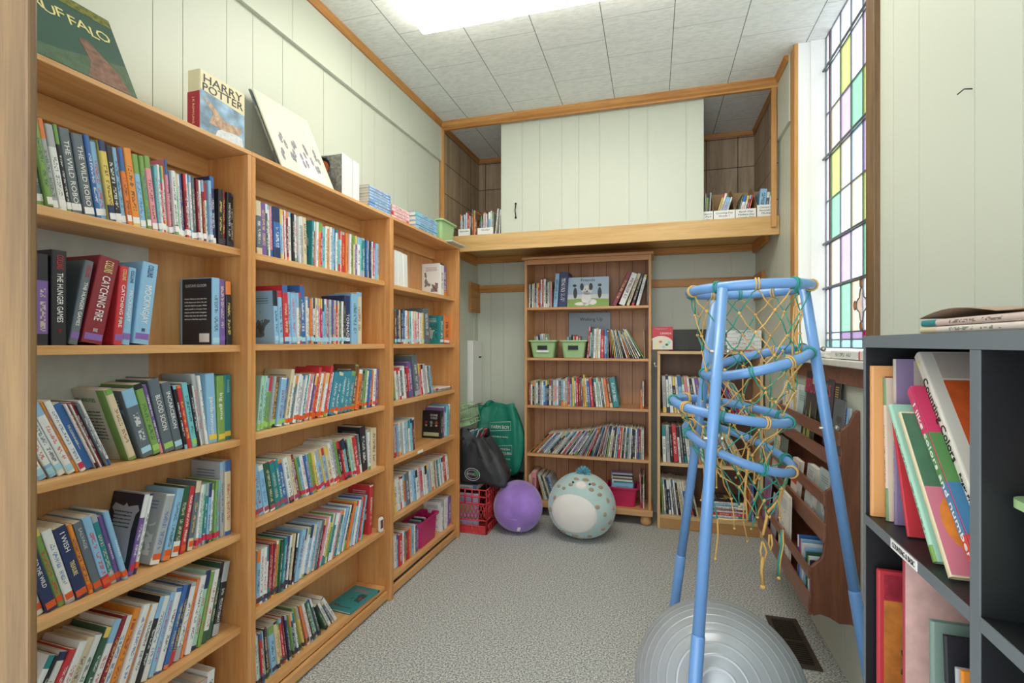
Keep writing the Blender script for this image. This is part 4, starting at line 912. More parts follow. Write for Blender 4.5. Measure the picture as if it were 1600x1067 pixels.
for i in range(2):
    cb=facing(ML,sA-.0+.000*i,.035+.014*i,zt_+.008,.008,(sB_-sA),.33,['large cream picture book with figures drawn along its foot, leaning above middle bookcase','grey-edged picture book tucked behind the large cream one above middle bookcase'][i],['e2e4cc','9a988a'][i],tilt=.42,c2='e2e4cc' if i==0 else 'S',c3='e2e4cc' if i==0 else 'S')
    if i==0:
        W_=sB_-sA; 
        cpoly(cb,'pink_banner',[(W_*.35,.01),(W_*.93,.01),(W_*.8,.10),(W_*.42,.12)],mat('pale_pink_print','e6d8de',.6,var=.1,vscale=80))
        mm=mat('drawn_figures','9a9aa0',.7,var=.6,vscale=120)
        for k in range(22): cpoly(cb,'drawn_figure',ell(W_*(.10+.038*k+rnd.uniform(-.02,.02)),.05+.09*math.sin(k*.55)**2+rnd.uniform(0,.02),.008,.014+rnd.random()*.008,9),mm,.0006)
row(ML,ZT,'w3 w3 w3 w3 w3',534,562,0,0,.172,.168,'top of middle left bookcase',name='picture_book',kind='book',d=.012,depth=.15,jit=.001,plain=True)
wc=[o for o in C.objects if 'white book, first on top of middle' in o.get('label','')]
for o in wc:
    MB().box(-.0012,-.0002,.003,.148,.002,.168).build('front_cover',mat('grey_brown_cover','8a8880',.5,var=.5,vscale=70),o)
    MB().prism(ell(.10,.12,.033,.030),-.0018,-.0013,'x').build('orange_blob',INK['o'],o)
    MB().prism(ell(.10,.128,.040,.036,12),-.0016,-.0012,'x').build('dark_ring',INK['k'],o)
def stack(px0,px1,n,t_,c,lab_,group,d=.012,w_=.13,c2='w',z0=None,off=0):
    x0=onM(px0,330,ML,d).x; x1=onM(px1,330,ML,d).x; z=z0 or zt_
    for i in range(n):
        flat(ML,x0+rnd.uniform(0,.004),x1-rnd.uniform(0,.004),d+off+rnd.uniform(0,.003),z,t_,w_,f'{lab_}, {ordinal(i+1)} from bottom of pile',c,group=group,c2=c2,hard=t_>.015); z+=t_+.0005
stack(577,611,8,.0125,'a6c6e8','blue and white book above the middle left bookcase','blue books piled above the middle case',c2='7aa4d8')
stack(612.5,640,4,.0165,'f0c8cc','pink patterned book lying flat above the bookcases','pink books piled above the far case',c2='r')
stack(650,684,4,.0235,'l','thick pale blue book above the far left bookcase','pale blue books piled above the far case',c2='c')
xa=onM(684,350,ML,.03).x+.035; Mb=ML@T(xa+.105,.088,zt_); bin_('sage green bin with dipped rim on top of the far left bookcase',Mb,.20,.13,.135,M_gbin,.84,sag=.025)
pp=flat(ML,xa+.03,xa+.24,-.035,zt_+.0002,.006,.05,'white booklet lying half over the front edge above the far bookcase','w',name='booklet')
# right-hand end of the lowest shelf: magenta bin with books
xa=onM(657,800,ML,.04).x; xb=onM(689,800,ML,.04).x-.012; xa+=.008
Mb=ML@T((xa+xb)/2+.0,.105,ZR_[5]+.001); bin_('magenta bin of thin books on the lowest shelf of the far left bookcase',Mb,xb-xa-.02,.105,.15,M_mbin,.9,sag=.02)
for i,c in enumerate('S a k w'.split()):
    book('picture_book',f'{NAME[c]} thin book leaning in the magenta bin, {ordinal(i+1)} from left','book',Mb@T(-.015+.025*i,-.038,.02)@RY(-.55),.006,.075,.15,c)
flat(ML,onM(680,600,ML,.06).x,onM(703,600,ML,.06).x,.05,ZR_[2]+.001,.012,.12,'grey magazine at the bottom of a flat pile, third shelf, far left bookcase','s',name='magazine')
flat(ML,onM(679,600,ML,.06).x,onM(701,600,ML,.06).x,.048,ZR_[2]+.0136,.010,.12,'white magazine on top of a flat pile, third shelf, far left bookcase','w',name='magazine')
for i in range(3): flat(ML,onM(640,600,ML,.06).x,onM(640,600,ML,.06).x+.001+.2,.05,ZR_[2]+9,.01,.1,'x','w') if False else None
# ---------------------------------------------------------------- blue hoop tower
M_blue=mat('sky_blue_tube','6f9fd8',.3,spec=.6); M_yc=mat('yellow_cord','dfb468',.7,bump=.4,bscale=600); M_tc=mat('teal_cord','2f9a86',.7,bump=.4,bscale=600)
M_bolt=mat('zinc_bolt','b8b4a8',.35,.9)
def P3(px,py,D): return CAM+ray(px,py)*D
ht=thing('hoop_tower','light blue tubular hoop tower with four rings and tangled yellow and teal nets','hoop game',T(.30,1.55,0))
O=Vector((.30,1.55,0))
def loc(p): return Vector(p)-O
HC=Vector((.237*H*1.0,1.399*H,0))
legs=[(P3(1129,452,1.17*H),(.062,1.20,.0)),(P3(1117,470,1.36*H),(.035,1.85,0)),(P3(1257,452,1.22*H),(.655,1.70,0))]
cr3=[]
for i,(tp,ft) in enumerate(legs):
    a=loc(tp); b=loc(ft); mid=a.lerp(b,.64)
    mb=MB(); mb.tube([a,mid],.0152,20); 
    lg=mb.build('leg',M_blue,ht); MB().tube([mid,mid.lerp(b,.012),b.lerp(mid,.01),b+Vector((0,0,.001))],[.0162,.0168,.0168,.0162],20).build('leg_sleeve',M_blue,lg)
    for k in (.13,.30) if i!=1 else ():
        q=a.lerp(b,k); dv=Vector((math.cos(TH),math.sin(TH),0)); MB().tube([q-dv*.026,q+dv*.028],.004,8).ball(q+dv*.028,.008,8).build('bolt',M_bolt,lg)
def ring(c,u,v,R1,R2,r=.015,n=64):
    pts=[loc(c+u*(R1*math.cos(2*math.pi*i/n))+v*(R2*math.sin(2*math.pi*i/n))) for i in range(n)]
    MB().tube(pts,r,16,closed=True).build('ring',M_blue,ht); return pts
def rp(c,u,v,R1,R2,a): return c+u*(R1*math.cos(a))+v*(R2*math.sin(a))
Z3=Vector((0,0,1)); E1=RGT; E2=FWD
def mkring(px,py,D,R1,R2,roll,pitch,r=.015):
    c=P3(px,py,D); u=(E1*math.cos(roll)+Z3*math.sin(roll)).normalized(); v=(E2*math.cos(pitch)+Z3*math.sin(pitch)).normalized(); ring(c,u,v,R1,R2,r); return (c,u,v,R1,R2)
r1=mkring(1168,453,1.28*H,.176,.180,math.radians(1.5),0)
r2=mkring(1180,566,1.28*H,.158,.155,math.radians(16),math.radians(1))
r3=mkring(1139,640,1.28*H,.172,.175,math.radians(-7),math.radians(4),.014)
r4=mkring(1152,697,1.28*H,.163,.165,math.radians(-15),math.radians(12),.013)
def net(R,levels,N,dang,seed,jit=.007,rc=.0019,ramp=None):
    """levels: list of (drop, scale, shift vector); cords zigzag between levels, knots where they meet"""
    rg=random.Random(seed); c,u,v,R1,R2=R; nodes=[]
    for j,(dz,s,sh) in enumerate(levels):
        rowp=[]
        for i in range(N):
            a=2*math.pi*(i+.5*(j%2))/N; p=rp(c,u,v,R1*s,R2*s,a)+Vector(sh)-Z3*dz
            if j: p=p+Vector([rg.uniform(-jit,jit) for _ in range(3)])
            rowp.append(p)
        nodes.append(rowp)
    ym,tm,kn,lp=MB(),MB(),MB(),MB()
    for i in range(N):                       # lashings round the ring
        p=nodes[0][i]; a=2*math.pi*i/N; rad=(u*math.cos(a)*R1+v*math.sin(a)*R2).normalized(); tg=(-u*math.sin(a)*R1+v*math.cos(a)*R2).normalized(); nn=rad.cross(tg).normalized()
        tgt=ym if i%2 else tm
        for o_ in (-.004,.004):
            tgt.tube([loc(p+tg*o_+(rad*math.cos(q)+nn*math.sin(q))*.0178) for q in [k*math.pi/5 for k in range(10)]],.0024,6,closed=True)
    for j in range(len(levels)-1):
        for i in range(N):
            p=nodes[j][i]; 
            if j%2==0: q=(nodes[j+1][i],nodes[j+1][i-1])
            else: q=(nodes[j+1][(i+1)%N],nodes[j+1][i])
            for k,e in enumerate(q):
                m_=(p+e)/2+Vector([rg.uniform(-1,1)*.006 for _ in range(3)])-Z3*.004
                (ym if (i+k+j)%2 else tm).tube([loc(p-Z3*(.017 if j==0 else 0)),loc(p.lerp(m_,.5)*.5+(p+(m_-p)*.55)*.5),loc(m_),loc(e)],rc,6)
        for p in nodes[j+1]: kn.ball(loc(p),.0052,6)
    for i in range(dang):
        p=nodes[-1][i%N]; l=rg.uniform(.05,.16); m_=(ym,tm,ym)[i%3]
        q1=p-Z3*l*.5+Vector((rg.uniform(-.01,.01),rg.uniform(-.01,.01),0)); q2=p-Z3*l+Vector((rg.uniform(-.012,.012),0,0))
        m_.tube([loc(p),loc(q1),loc(q2)],rc*1.1,6); kn.ball(loc(q2),.004,6)
    n_=ym.build('net_yellow_cords',M_yc,ht); n_['label']='yellow cords of one net'; t2=tm.build('net_teal_cords',M_tc,ht); t2['label']='teal cords of one net'
    q=kn.build('net_knots',M_yc,n_)
    for o in (n_,t2,q): o['kind']='stuff'
    return nodes
net(r1,[(0,1,(0,0,0)),(.075,.93,(0,0,0)),(.145,.86,(0,0,0)),(.205,.80,(.01,0,0)),(.255,.76,(.0,0,0))],10,5,1)
net(r2,[(0,1,(0,0,0)),(.065,.86,(-.01,0,0)),(.12,.78,(-.015,0,0)),(.165,.72,(-.02,0,0))],9,6,2,.012)
net(r3,[(0,1,(0,0,0)),(.06,.82,(0,0,0)),(.12,.66,(0,0,0)),(.19,.55,(.01,0,0))],9,5,3,.015)
net(r4,[(0,1,(0,0,0)),(.05,.85,(.01,0,0)),(.11,.62,(.03,0,0)),(.19,.40,(.055,0,0))],8,4,4,.014)
lg=MB(); kn=MB(); tl=MB()
def hang(pts,m,r=.0032,D=1.24*H): m.tube([loc(P3(x,y,D+dd*H)) for x,y,dd in pts],r,6)
hang([(1192,836,0),(1200,800,.01),(1218,780,.02),(1230,745,.03)],lg,.0045); hang([(1191,846,0),(1188,862,0),(1192,880,0)],lg,.003)
hang([(1192,846,0),(1198,862,0),(1193,880,0)],lg,.003); hang([(1192,870,0),(1190,890,0),(1192,915,0)],lg,.0055); kn.ball(loc(P3(1192,917,1.24*H)),.009,8)
hang([(1223,828,0),(1224,850,0),(1219,875,0),(1217,900,0)],lg,.003); hang([(1221,828,0),(1220,855,0),(1216,880,0),(1217,902,0)],tl,.003); kn.ball(loc(P3(1217,903,1.24*H)),.006,8)
hang([(1205,835,0),(1207,850,0),(1204,860,0),(1201,850,0),(1202,835,0)],lg,.003)
hang([(1121,810,0),(1122,835,0),(1119,860,0),(1118,872,0)],lg,.0026); kn.ball(loc(P3(1118,873,1.24*H)),.005,8)
hang([(1121,810,0),(1140,812,.0),(1168,812,0)],lg,.0026); hang([(1168,812,0),(1164,770,0),(1170,700,0)],lg,.0034); hang([(1111,770,0),(1121,810,0)],tl,.0026)
hang([(1168,812,0),(1185,770,0),(1215,750,0)],tl,.0026); hang([(1257,470,-.02),(1241,480,0),(1238,540,0),(1242,640,0)],lg,.003); hang([(1262,545,0),(1273,575,-.01),(1272,600,-.01)],lg,.004)
q=lg.build('loose_yellow_cords',M_yc,ht); q2=tl.build('loose_teal_cords',M_tc,ht); q3=kn.build('end_knots',M_yc,q)
for o in (q,q2,q3): o['kind']='stuff'
# ---------------------------------------------------------------- silver ball
Mb=T(.186,1.551,.2395); bl=thing('exercise_ball','silver grey ridged exercise ball on the carpet under the hoop tower','ball',T(.186,1.551,0))
pole=(P3(1129,955,0)-CAM).normalized(); 
oc=CAM-Vector((.186,1.551,.24)); bq_=oc.dot(pole); hit=CAM+pole*(-bq_-math.sqrt(max(0,bq_*bq_-(oc.dot(oc)-.24**2)))); ax=(hit-Vector((.186,1.551,.24))).normalized()
prof=[]; n=360
for i in range(n+1):
    a=math.pi*i/n; deg=180*i/n; r_=.2375; f=(deg%7.5); k=max(0,1-abs(f-3.75)/.55); r_+=.0026*k if 8<deg<172 else 0
    if deg<3: r_-=.004*(1-deg/3)
    prof.append((max(1e-5,r_*math.sin(a)),-r_*math.cos(a)))
q=Vector((0,0,-1)).rotation_difference(ax).to_matrix().to_4x4()
M_silver=mat('silver_vinyl','a9b0b5',.30,.15,spec=.6)
MB().lathe(prof,72).build('skin',M_silver,bl,T(0,0,.2395)@q)
MB().lathe([(.0001,-.2385),(.006,-.2385),(.008,-.236),(.007,-.232),(.0001,-.232)][::-1],16).build('plug',mat('pale_plug','c8ccd0',.4),bl,T(0,0,.2395)@q)
# ---------------------------------------------------------------- wall magazine rack
RX0=YB-2.29*H; RL=(2.29-1.584)*H
MRK=MR@T(RX0,-.002,0)
rk=thing('magazine_rack','dark walnut three-tier magazine rack with scalloped sides on the right wall below the window','magazine rack',MRK)
def h_(*a): return [(-y*H,z*H) for y,z in a]
side=h_((0,.205),(0,.812),(.004,.815),(.012,.808),(.020,.790),(.026,.775),(.036,.765),(.045,.757),(.047,.70),(.045,.655),(.05,.64),(.052,.615),(.060,.60),(.073,.59),(.084,.582),(.085,.54),(.084,.44),(.088,.425),(.090,.40),(.098,.385),(.112,.372),(.121,.362),(.122,.32),(.121,.24),(.115,.225),(.098,.232),(.075,.226),(.05,.212),(.022,.214))
for xa in (0,RL-.016): MB().prism(side[::-1],xa,xa+.016,'x').build('side_panel',M_walnut,rk,bevel=.002)
MB().box(.0165,RL-.0165,-.008,0,.22*H,.70*H).build('back_panel',M_walnuty,rk)
for y,zu,zl_ in ((.045,(.712,.752),(.640,.682)),(.083,(.542,.578),(.436,.490)),(.120,(.330,.360),(.228,.284))):
    for a,b_ in (zu,zl_): MB().box(-.004,RL+.004,-y*H-.010,-y*H,a*H,b_*H).build('rail',M_walnuty,rk,bevel=.002)
    MB().box(.0165,RL-.0165,-y*H+.0002,-.0085,zl_[0]*H+.002,zl_[0]*H+.012).build('pocket_floor',M_walnuty,rk)
tiers=((.045,.655),(.083,.452),(.120,.246))
def mag(tier,px,w_,h_m,c,label,tilt=.09,off=0,name='magazine',c2=None,t=.005):
    y,z=tiers[tier]; xx=onM(px,650,MRK,-y*H+.02).x
    return facing(MRK,max(.02,min(xx,RL-.02-w_)),-y*H+.003+t+off,z*H+.012*1.0,t,w_,h_m,label,c,tilt=tilt,name=name,cat='magazine' if name=='magazine' else 'book',c2=c2)
for i in range(4): mag(0,1224+4*i,.15,.225,'w',['first','second','third','fourth'][i]+' white fanned magazine from the far end, top tier of rack',off=.007*i+.0,tilt=.06,c2='s')
for o in [o for o in C.objects if 'white fanned' in o.get('label','')]: o['group']='fanned magazines in the rack'
mag(0,1248,.12,.205,'a8c8c8','pale blue landscape magazine in the top tier beside the fanned ones',c2='s')
b_=mag(0,1257,.17,.30,'2c2e30','black magazine with large pink capital letters and green leaves, top tier of rack',c2='2c2e30')
ctext(b_,'BIRDS',.09,mat('pink_ink','c84a6a'),.075,.235,.135); cpoly(b_,'leaf',[(.03,.01),(.05,.13),(.065,.01)],mat('leaf_green','a8b860',.5)); cpoly(b_,'leaf',[(.08,.01),(.10,.17),(.125,.01)],mat('leaf_green','a8b860',.5))
b_=mag(0,1286,.08,.30,'4a3a48','narrow dark magazine with pink letter behind the blue leg, top tier',off=.010,c2='4a3a48'); ctext(b_,'S',.07,mat('pink_ink','c84a6a'),.03,.23)
mag(0,1296,.06,.285,'k','tall thin black magazine, near end of top tier',off=.012)
b_=mag(0,1303,.11,.215,'5a6068','dark magazine with an animal face, near end of top tier of the rack',c2='k')
mag(0,1320,.04,.19,'l','light blue magazine in near corner of the top tier',off=.008); mag(0,1326,.04,.19,'w','white magazine in near corner of the top tier',off=.014)
mag(1,1190,.14,.21,'e','cream magazine at far end of the middle tier'); mag(1,1219,.13,.22,'5d6a66','grey green photo magazine in the middle tier beside the orange edged book',c2='s')
b_=mag(1,1240,.10,.165,'dcd6ca','book with orange red panel and cream border in the middle tier',c2='dcd6ca',t=.02,name='hardcover_book'); cpoly(b_,'orange_panel',[(.012,.06),(.09,.06),(.09,.145),(.012,.145)],mat('orange_red_panel','d8502c',.5))
mag(1,1262,.10,.185,'b8c4c6','pale misty landscape book in the middle tier of the rack',c2='s',t=.024,name='hardcover_book',off=.0)
mag(1,1276,.12,.20,'a9bcc0','grey blue landscape magazine, near end of middle tier',c2='w',off=.012)
mag(2,1186,.13,.26,'8a76a4','purple patterned magazine at far end of the bottom tier',c2='r'); mag(2,1205,.10,.20,'c8c0d0','lilac magazine in the bottom tier behind the tall white book',c2='v',off=.01)
b_=mag(2,1222,.17,.285,'e6e6dc','tall white book with faint drawing, bottom tier of the rack',c2='e6e6dc',t=.012,name='picture_book',off=.0,tilt=.015); cpoly(b_,'drawing',[(.04,.01),(.06,.12),(.075,.05),(.10,.14),(.12,.03),(.15,.01)],mat('drawn_figures','80808a',.7,var=.6,vscale=120))
for i,c in enumerate('b l w l G w k G'.split()): 
    y,z=tiers[2]; xx=onM(1252+3.2*i,850,MRK,-.12*H+.02).x; book('picture_book',f'{NAME[c]} thin book standing spine out, {ordinal(i+1)} from left in near end of bottom tier','book',MRK@T(min(xx,RL-.03),-.118*H+.004,z*H-.0),.006,.12,.19-.006*i,c)
# ---------------------------------------------------------------- corner: crates, bags, plush toys
def crate(label,M,w_,d_,h_c,m,name='milk_crate',r=.005,nx=6,open_bottom=True):
    t=thing(name,label,'crate',M)
    def face(a,b_,z0,z1,ax,pos,nm):
        mb=MB(); F=(lambda u,z:(u,pos,z)) if ax=='x' else (lambda u,z:(pos,u,z))
        def bar(p,q,rr=r): mb.tube([F(*p),F(*q)],rr,6)
        for z in (z0,z0+(z1-z0)*.16,z0+(z1-z0)*.30,z0+(z1-z0)*.68,z0+(z1-z0)*.84,z1): bar((a,z),(b_,z))
        n=nx
        for i in range(n+1):
            u=a+(b_-a)*i/n; bar((u,z0),(u,z0+(z1-z0)*.16)) ; bar((u,z0+(z1-z0)*.68),(u,z1)); 
            if i in (0,n): bar((u,z0),(u,z1),r*1.4)
        k=n*2
        for i in range(k):
            u0=a+(b_-a)*i/k; u1=a+(b_-a)*(i+1)/k; ua=a+(b_-a)*min(k,i+2)/k; zb,zc=z0+(z1-z0)*.30,z0+(z1-z0)*.68
            bar((u0,zb),(ua,zc),r*.5); bar((ua,zb),(u0,zc),r*.5)
        mb.build(nm,m,t)
    face(0,w_,.006,h_c,'x',0,'front_lattice'); face(0,w_,.006,h_c,'x',d_,'back_lattice'); face(0,d_,.006,h_c,'y',0,'side_lattice'); face(0,d_,.006,h_c,'y',w_,'side_lattice')
    MB().box(.002,w_-.002,.002,d_-.002,.002,.008).build('bottom',m,t)
    pb_=MB(); pb_.box(.001,w_-.001,-.003,.004,h_c*.02,h_c*.16); pb_.build('lower_band',m,t)
    return t
M_red=mat('red_plastic','cc3a40',.4)
xc1=onZ(760,836,0); CR=.30
MCR=T(xc1.x-CR,xc1.y,0); rcx=crate('red plastic milk crate on the floor in the back left corner','' and None or MCR,CR,.29,.29,M_red)
flat(T(0,0,0)@MCR,.03,.22,.03,.275,.03,.2,'grey box set lying on top inside the red crate','a8a6a2',name='picture_book')
bx=book('picture_book','pale lilac book standing inside the red crate','book',MCR@T(.03,.05,.01)@FC,.02,.2,.24,'b8a8cc')
# support box behind the red crate, then green bag on it
M_navy=mat('dark_navy_fabric','23262f',.8)
sx0=onY(800,745,2.62*H).x
bx2=thing('storage_box','dark box behind the purple plush toy, mostly hidden in the corner','box',T(-1.235,3.43,0))
MB().box(0,.265,0,.28,0,.235).build('carton',M_navy,bx2,bevel=.01); MB().box(-.004,.269,-.004,.284,.2355,.25).build('lid',mat('black_lid','17181c',.5),bx2,bevel=.003)
def bag(name,label,M,secs,m,wr=.006,seed=1,n=40,open_top=True):
    """cloth bag lofted through sections (z, half width, half depth, shift x, shift y, power)"""
    t=thing(name,label,'bag',M); rg=random.Random(seed); ph=[rg.uniform(0,6.28) for _ in range(6)]
    vs=[];fs=[]; K=len(secs)
    def pt(s,i,k,ins=0):
        z,a,b_,sx,sy,p=s; an=2*math.pi*i/n; c,s_=math.cos(an),math.sin(an)
        w1=wr*(math.sin(3*an+ph[0]+k*.5)+.8*math.sin(5*an+ph[1]-k*.9)+.5*math.sin(9*an+ph[2]+k*.3))
        x=math.copysign(abs(c)**(2/p),c)*(a-ins)+w1*c+sx; y=math.copysign(abs(s_)**(2/p),s_)*(b_-ins)+w1*s_*1.2+sy
        zz=z+ (wr*2.2*math.sin(2*an+ph[3])+wr*1.4*math.sin(5*an+ph[4]) if k>=K-1 else wr*.5*math.sin(4*an+k))*(1 if k else 0)
        return (x,y,max(0,zz))
    for k,s in enumerate(secs):
        for i in range(n): vs.append(pt(s,i,k))
    for k in range(K-1,0,-1):
        for i in range(n): vs.append(pt(secs[k],i,k,.004))
    R=len(vs)//n
    for k in range(R-1):
        for i in range(n):
            j=(i+1)%n; fs.append((k*n+i,k*n+j,(k+1)*n+j,(k+1)*n+i))
    fs.append(tuple(range(n))[::-1]); fs.append(tuple((R-1)*n+i for i in range(n)))
    o=MB().add(vs,fs,0,None,True).build('body',m,t); sb_=o.modifiers.new('s','SUBSURF'); sb_.levels=1; sb_.render_levels=2
    dt=bpy.data.textures.new('crumple','CLOUDS'); dt.noise_scale=.09; dp=o.modifiers.new('d','DISPLACE'); dp.texture=dt; dp.strength=wr*2.2; dp.mid_level=.5; dp.texture_coords='LOCAL'
    return t
M_gbag=mat('dark_green_bag','17806a',.55); M_bbag=mat('black_bag','33363a',.5)
gbx=-1.118; gb=bag('shopping_bag','dark green shopping bag with white printing in the back left corner beside pine bookcase',T(gbx,3.57,.2505)@RZ(-.05),
  [(0,.135,.075,0,0,5),(.10,.165,.085,.01,0,4),(.26,.185,.085,.01,0,3.6),(.38,.180,.07,.005,.0,3.4),(.47,.16,.045,-.01,.01,3.0),(.52,.145,.026,-.015,.01,2.6),(.535,.14,.018,-.02,.01,2.4)],M_gbag,.010,3)
for s,size,x,z,fw in (('FARM BOY',.036,.045,.385,.14),('REUSABLE BAG',.016,.03,.315,.15),('A FRESH',.02,.07,.225,.10),('SHOPPING BAG',.02,.07,.20,.12),('PLEASE RECYCLE',.012,.065,.155,.11)):
    text(gb,s,size,INK['w'],(x,-.108,z),FRONT,fw,name='printing')
text(gb,'CANADA',.026,INK['y'],(.085,-.103,.075),FRONT,.09,name='printing')
ol=MB()
for (x0,x1,z0,z1) in ((-.035,.125,.355,.418),(.005,.135,.180,.245)):
    ol.tube([(x0,-.107,z0),(x1,-.107,z0+.012),(x1,-.107,z1+.012),(x0,-.107,z1)],.0014,5,closed=True)
ol.build('printed_frame',INK['w'],gb)
bbx=xc1.x-.10
bb_=bag('tote_bag','slumped black tote bag with round emblem lying on the red crate, full of books',T(bbx,2.44*H+.13,.306)@RY(.10),
  [(0,.19,.105,.015,0,4),(.05,.205,.115,.02,0,3.6),(.12,.20,.115,.01,0,3.2),(.20,.165,.11,-.02,0,3),(.27,.13,.10,-.05,0,2.8),(.315,.105,.075,-.065,.0,2.6),(.335,.10,.065,-.07,.0,2.4)],M_bbag,.011,5)
em=MB(); ey=-.136
em.tube([(-.005+.052*math.cos(a),ey,.085+.040*math.sin(a)) for a in [i*math.pi/14 for i in range(28)]],.0018,6,closed=True)
em.tube([(-.005+.040*math.cos(a),ey,.085+.028*math.sin(a)) for a in [i*math.pi/14 for i in range(28)]],.0012,6,closed=True)
em.build('emblem_ring',INK['s'],bb_)
MB().prism(ell(.027,.098,.02,.016),ey-.001,ey+.001,'y').build('emblem_leaf',INK['g'],bb_); text(bb_,'BOOKS',.022,INK['s'],(-.010,ey,.085),FRONT,.06,name='printing')
MB().tube([(-.10,-.09,.30),(-.17,-.115,.285),(-.19,-.12,.31),(-.185,-.11,.345)],.007,8).build('handle',mat('black_webbing','1c1d20',.6),bb_)
bxx=T(bbx,2.44*H+.13,.306)
for i,(c,a,dx_,dz_) in enumerate((('w',.34,.0,.20),('l',.36,.030,.21),('s',.38,.058,.215),('r',.42,.086,.22))):
    book('picture_book',f'{NAME[c]} book sticking out of the black tote bag, {ordinal(i+1)} from bottom','book',bxx@T(-.105+dx_,-.045,dz_)@RY(a),.009,.078,.16,c)
gc=crate('pale green plastic mesh basket tilted behind the far left bookcase end','' or T(-1.372,3.25,.642)@RY(-.25),.15,.20,.15,mat('pale_green_plastic','b8e0b0',.4),'mesh_basket',.002,4)
gsu=thing('storage_box','dark carton in the corner carrying the pale green basket','box',T(-1.378,3.355,0)); MB().box(0,.11,0,.07,0,.62).build('carton',M_navy,gsu,bevel=.008)
# purple plush
def plush(name,label,M,rx,ry,rz,m,sup=2.3,n=48):
    t=thing(name,label,'plush toy',M); vs=[];fs=[]; R=32
    for j in range(R+1):
        v=-math.pi/2+math.pi*j/R
        for i in range(n):
            a=2*math.pi*i/n; f=lambda q:math.copysign(abs(q)**(2/sup),q)
            x=rx*f(math.cos(v))*f(math.cos(a)); y=ry*f(math.cos(v))*f(math.sin(a)); z=rz*f(math.sin(v)); k=1-.10*max(0,z/rz)
            vs.append((x*k,y*k,z))
    for j in range(R):
        for i in range(n): k=(i+1)%n; fs.append((j*n+i,j*n+k,(j+1)*n+k,(j+1)*n+i))
    o=MB().add(vs,fs,0,None,True).build('body',m,t); return t,o
def fuzz(name,c,var=.1):
    m=mat(name,c,.95,spec=.1,bump=.6,bscale=180,var=var,vscale=9); b=m.node_tree.nodes['Principled BSDF']; b.inputs['Sheen Weight'].default_value=.5; return m
def patch(body_fn,name,m,par,cu,cv,ru,rv,off=.003,n=24,rings=6):
    """a patch following a curved body: body_fn(u,v) -> point, normal offset applied"""
    vs=[body_fn(cu,cv,off)];fs=[]
    for j in range(1,rings+1):
        for i in range(n):
            a=2*math.pi*i/n; vs.append(body_fn(cu+ru*j/rings*math.cos(a),cv+rv*j/rings*math.sin(a),off if j<rings else -.001))
    for i in range(n): fs.append((0,1+i,1+(i+1)%n))
    for j in range(rings-1):
        for i in range(n): k=(i+1)%n; fs.append((1+j*n+i,1+(j+1)*n+i,1+(j+1)*n+k,1+j*n+k))
    return MB().add(vs,fs,0,None,True).build(name,m,par)
pc=P3(809,797,2.62*H); rp_=.168
pt_,po=plush('plush_toy','round purple plush toy lying on its side on the carpet beside the red crate',T(-.868,3.19,.165)@RZ(.3)@RY(.25),.165,.155,.166,fuzz('purple_plush','a682d8',.22),2.15)
sm=MB(); sm.tube([(.1535*math.cos(a)*1.0*.98,-.06+0*a,.158*math.sin(a)) for a in []] or [(0,0,0),(0,0,.001)],.0005,4)
se=[]
for k in range(21):
    a=-.9+1.8*k/20; se.append((.154*math.sin(a)*.98,-.149*math.cos(a)*1.0,-.045+.03*math.sin(a)))
MB().tube(se,.0016,6).build('seam',fuzz('pale_lilac_thread','c8b4e8',.05),pt_)
MB().box(-.012,.006,-.004,.004,-.012,.018).build('tag',mat('white_label','f4f4f2',.6),pt_,T(.03,-.12,-.112)@RX(.5))
MB().tube([(-.015,0,0),(-.02,0,.012),(0,0,.02),(.018,0,.012),(.015,0,-.006)],.005,6).build('foot',fuzz('purple_foot','b294dc',.1),pt_,T(-.150,-.03,-.02)@RY(1.4))
# spotted plush
DX,DY=onY(909,790,3.2).x,3.2; A_,B_,C_=.218,.180,.205
dt_,do=plush('plush_toy','pale blue spotted plush toy with white belly slumped in front of pine bookcase',T(DX,DY,.207)@RY(.05),A_,B_,C_,fuzz('pale_aqua_plush','b8d4d2',.06),2.2)
def pfn(u,v,off,sup=2.2):
    f=lambda q:math.copysign(abs(q)**(2/sup),q)
    a=-math.pi/2+u; x=(A_+off)*f(math.cos(v))*f(math.cos(a)); y=(B_+off)*f(math.cos(v))*f(math.sin(a)); z=(C_+off)*f(math.sin(v)); k=1-.10*max(0,z/C_); return (x*k,y*k,z)
patch(pfn,'belly',fuzz('white_plush','eceae6',.03),dt_,-.18,-.10,.72,.60,.006,40,10)
patch(pfn,'muzzle',fuzz('white_plush','eceae6',.03),dt_,.02,.86,.24,.15,.007,20,5)
rs=random.Random(4); M_tan=fuzz('tan_spots','a8967e',.1); spots=[(-.62,.62),(-.40,.80),(-.85,.25),(-1.0,-.1),(.72,.55),(.55,.20),(.80,.0),(1.02,.35),(1.1,-.25),(.85,-.45),(.45,-.80),(-.1,-.88),(-.6,-.80),(.42,.72),(-.95,.62),(1.25,.1),(.25,1.1),(-.3,1.08),(.95,.78),(-1.15,-.5),(.1,-1.1),(.62,.92)]
for i,(u,v) in enumerate(spots): s_=rs.uniform(.7,1.25)*(.09/max(.45,math.cos(v))); patch(pfn,'spot',M_tan,dt_,u,v,s_,.075*rs.uniform(.7,1.2),.0055,12,3)
for u in (-.34,.40): patch(pfn,'eye',mat('dark_eye','2a2a2c',.2),dt_,u,.90,.06,.035,.009,12,3)
tf=MB(); rs=random.Random(9)
